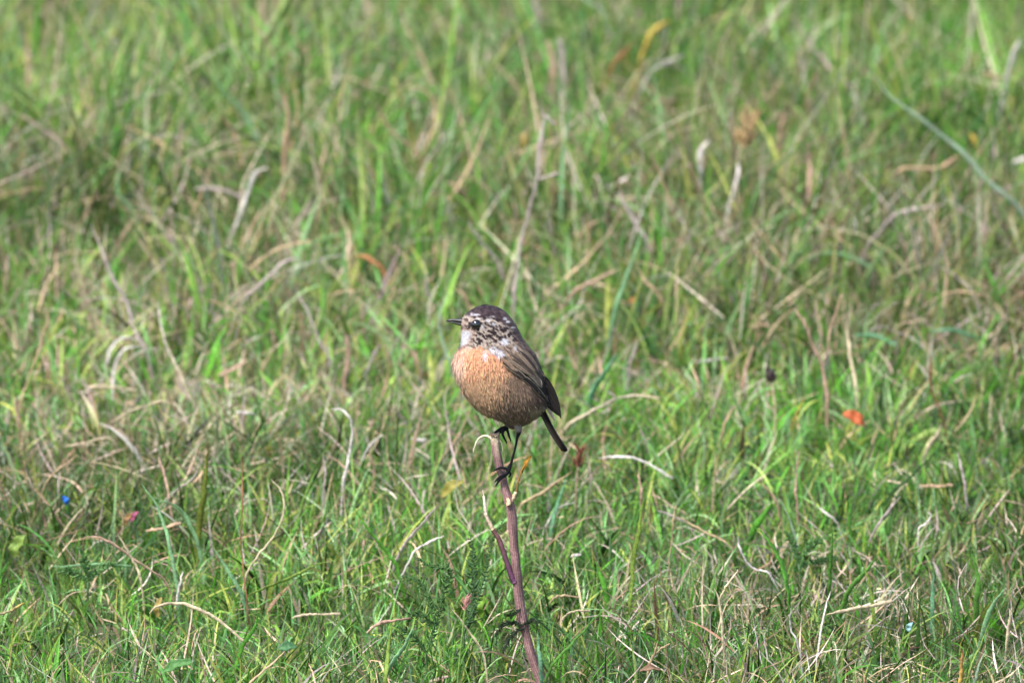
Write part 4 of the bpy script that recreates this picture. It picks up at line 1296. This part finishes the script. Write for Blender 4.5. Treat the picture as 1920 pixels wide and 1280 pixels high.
    # wings and tail
    def feather(name, pts, width, cm, ce, parent, off=1.5, mirror=1, blunt=0.5, nl=14, nw=7, ymin=9, edge=0.62, lat=None):
        """one feather lying on the body side; lat=(y0,y1) gives a tail feather lying across instead"""
        p2 = catmull(np.array(pts, float), nl)
        tg = np.gradient(p2, axis=0)
        tg /= np.linalg.norm(tg, axis=1)[:, None]
        nx = np.stack([tg[:, 1], -tg[:, 0]], 1)
        s = np.linspace(0, 1, nl)
        prof = np.minimum(1, 0.35 + s * 3) * np.clip(1 - ((s - blunt) / (1 - blunt)).clip(0, 1) ** 2.6, 0.03, 1)
        v, c = [], []
        for i in range(nl):
            for j in range(nw):
                u = j / (nw - 1) * 2 - 1
                if lat is None:
                    x, y = p2[i] + nx[i] * u * width * 0.5 * prof[i]
                    yy = max(float(ysurf(x, min(y, 770))) + 0.5, ymin * (1 - 0.4 * s[i])) + off + 0.8 * (1 - u * u)
                    v.append(bird_pt(x, y, yy))
                else:
                    x, y = p2[i]
                    yy = lat[0] * (1 - s[i]) + lat[1] * s[i] + u * width * 0.5 * prof[i]
                    p = at_y(x, y, 0)
                    p[1] = -yy / SC
                    p[0] += 0.6 * u * u / SC
                    v.append(p)
                kk = min(1, max(0, (abs(u) - edge) / (1 - edge) * 1.6))
                if abs(u) < 0.08: c.append(np.array(cm) * 0.7)
                else: c.append(np.array(cm) * (1 - kk) + np.array(ce) * kk)
        v = np.array(v)
        nor = np.zeros_like(v)
        n0 = len(v)
        th_ = 0.00018
        if lat is None:
            v2 = v + np.array([0, th_, 0])
        else:
            v2 = v + np.array([-th_ * 8, 0, -th_ * 5])
        vv = np.concatenate([v, v2])
        if mirror < 0:
            vv[:, 1] *= -1
        qq = []
        for i in range(nl - 1):
            for j in range(nw - 1):
                a = i * nw + j
                qq.append((a, a + 1, a + nw + 1, a + nw))
                qq.append((n0 + a, n0 + a + nw, n0 + a + nw + 1, n0 + a + 1))
            for j in (0, nw - 1):
                a = i * nw + j
                qq.append((a, a + nw, n0 + a + nw, n0 + a))
        return link(name, mesh_np(name, vv - foot, np.array(qq), np.array(c + c)), M_FEATHER, parent)

    DK, DK2, ED, BUF, GRY = lin(34, 28, 28), lin(48, 39, 37), lin(162, 144, 126), lin(192, 178, 158), lin(104, 90, 80)
    for sg in (1, -1):
        # the folded hand of the wing carries all the other feathers
        wing = feather('wing', [(952, 686), (985, 703), (1014, 734), (1035, 762), (1049, 780)], 17, DK, DK2, e, 0.6, sg, 0.6)
        wing['label'] = 'folded dark brown wing with pale feather edges'
        for pts, wd_, cm, ce, off in (
            ([(1000, 694), (1026, 718), (1040, 744), (1052, 785)], 9, DK, DK * 1.3, 1.6),
            ([(996, 700), (1021, 724), (1035, 750), (1048, 778)], 8, DK, DK2, 2.0),
            ([(990, 704), (1015, 727), (1030, 751), (1042, 772)], 7, DK, DK2 * 1.4, 2.4),
            ([(976, 700), (1002, 722), (1021, 746), (1034, 764)], 7, DK, BUF, 2.8),
            ([(966, 696), (992, 716), (1012, 737), (1027, 752)], 8, DK, ED, 3.2)):
            feather('primary_feather', pts, wd_, cm, ce, wing, off, sg, 0.7, edge=0.80)
        for pts, wd_, cm, ce, off in (
            ([(984, 686), (1004, 703), (1018, 720), (1028, 736)], 11, DK, DK2, 3.6),
            ([(976, 684), (996, 700), (1008, 712), (1016, 727)], 13, GRY, BUF, 4.4),
            ([(988, 678), (1004, 692), (1014, 704), (1021, 716)], 11, DK2, ED, 4.8)):
            feather('tertial_feather', pts, wd_, cm, ce, wing, off, sg, 0.6, edge=0.66)
        for pts, wd_, cm, ce, off in (
            ([(944, 680), (960, 690), (974, 700), (988, 710)], 10, DK2, BUF, 4.6),
            ([(950, 672), (966, 682), (982, 694), (998, 706)], 9, lin(116, 100, 86), DK2, 5.2),
            ([(958, 664), (974, 676), (990, 690), (1004, 704)], 8, lin(70, 58, 52), ED, 5.6),
            ([(966, 660), (980, 671), (993, 685), (1006, 700)], 8, lin(126, 108, 92), DK, 5.9),
            ([(974, 657), (987, 668), (999, 683), (1010, 698)], 8, lin(58, 48, 45), BUF, 5.6),
            ([(982, 656), (993, 667), (1003, 681), (1013, 694)], 8, lin(108, 92, 80), DK, 5.2),
            ([(940, 672), (952, 680), (962, 690), (972, 697)], 9, lin(128, 106, 88), DK2, 5.2)):
            feather('covert_feather', pts, wd_, cm, ce, wing, off, sg, 0.5, edge=0.66)
    tail = feather('tail', [(1006, 738), (1024, 774), (1040, 806), (1064, 844)], 16, DK * 0.6, DK * 0.7, e, lat=(0, 0), blunt=0.85)
    for k_, (la, dx) in enumerate(((7, 0.4), (-7, 0.4), (13, -0.6), (-13, -0.6), (18, -2.0), (-18, -2.0), (22, -4.0), (-22, -4.0))):
        feather('tail_feather', [(1006 + dx, 740), (1023 + dx, 776), (1040 + dx, 808), (1063 + dx * 1.4, 845 - abs(la) * 0.25)], 12, DK * 0.6, lin(40, 34, 32), tail,
                lat=(la * 0.35, la), blunt=0.85, edge=0.8)
    for pts, wd_, cc in (([(1012, 744), (1026, 762), (1036, 780), (1043, 790)], 7, lin(170, 154, 138)), ([(1006, 752), (1018, 770), (1027, 786), (1032, 796)], 8, lin(112, 96, 80)),
                         ([(1000, 752), (1012, 768), (1020, 780), (1026, 790)], 9, lin(130, 116, 94))):
        feather('tail_covert', pts, wd_, cc, cc * 1.1, e, 0, 1, 0.5, ymin=7)
    # claws
    for p0, p1 in (((929, 880, 8), (925, 884, 6)), ((932, 906, 9), (929, 912, 7)), ((931, 899, 10), (927, 905, 8)), ((923, 817, 2), (919, 823, 2)),
                   ((949, 827, 7), (950, 832, 5)), ((957, 823, 3), (958, 828, 1))):
        a, bb = bird_pt(*p0) - foot, bird_pt(*p1) - foot
        v, qq, s, t = tube(catmull([a, (a + bb) / 2 + np.array([0, -0.0002, 0.0002]), bb], 6), np.array([1.7, 1.6, 1.4, 1.1, 0.8, 0.3]) / SC, None, 6)
        link('claw', mesh_np('claw', v, qq, np.tile(lin(18, 17, 20), (len(v), 1))), M_HORN, e)
    return e


make_bird()
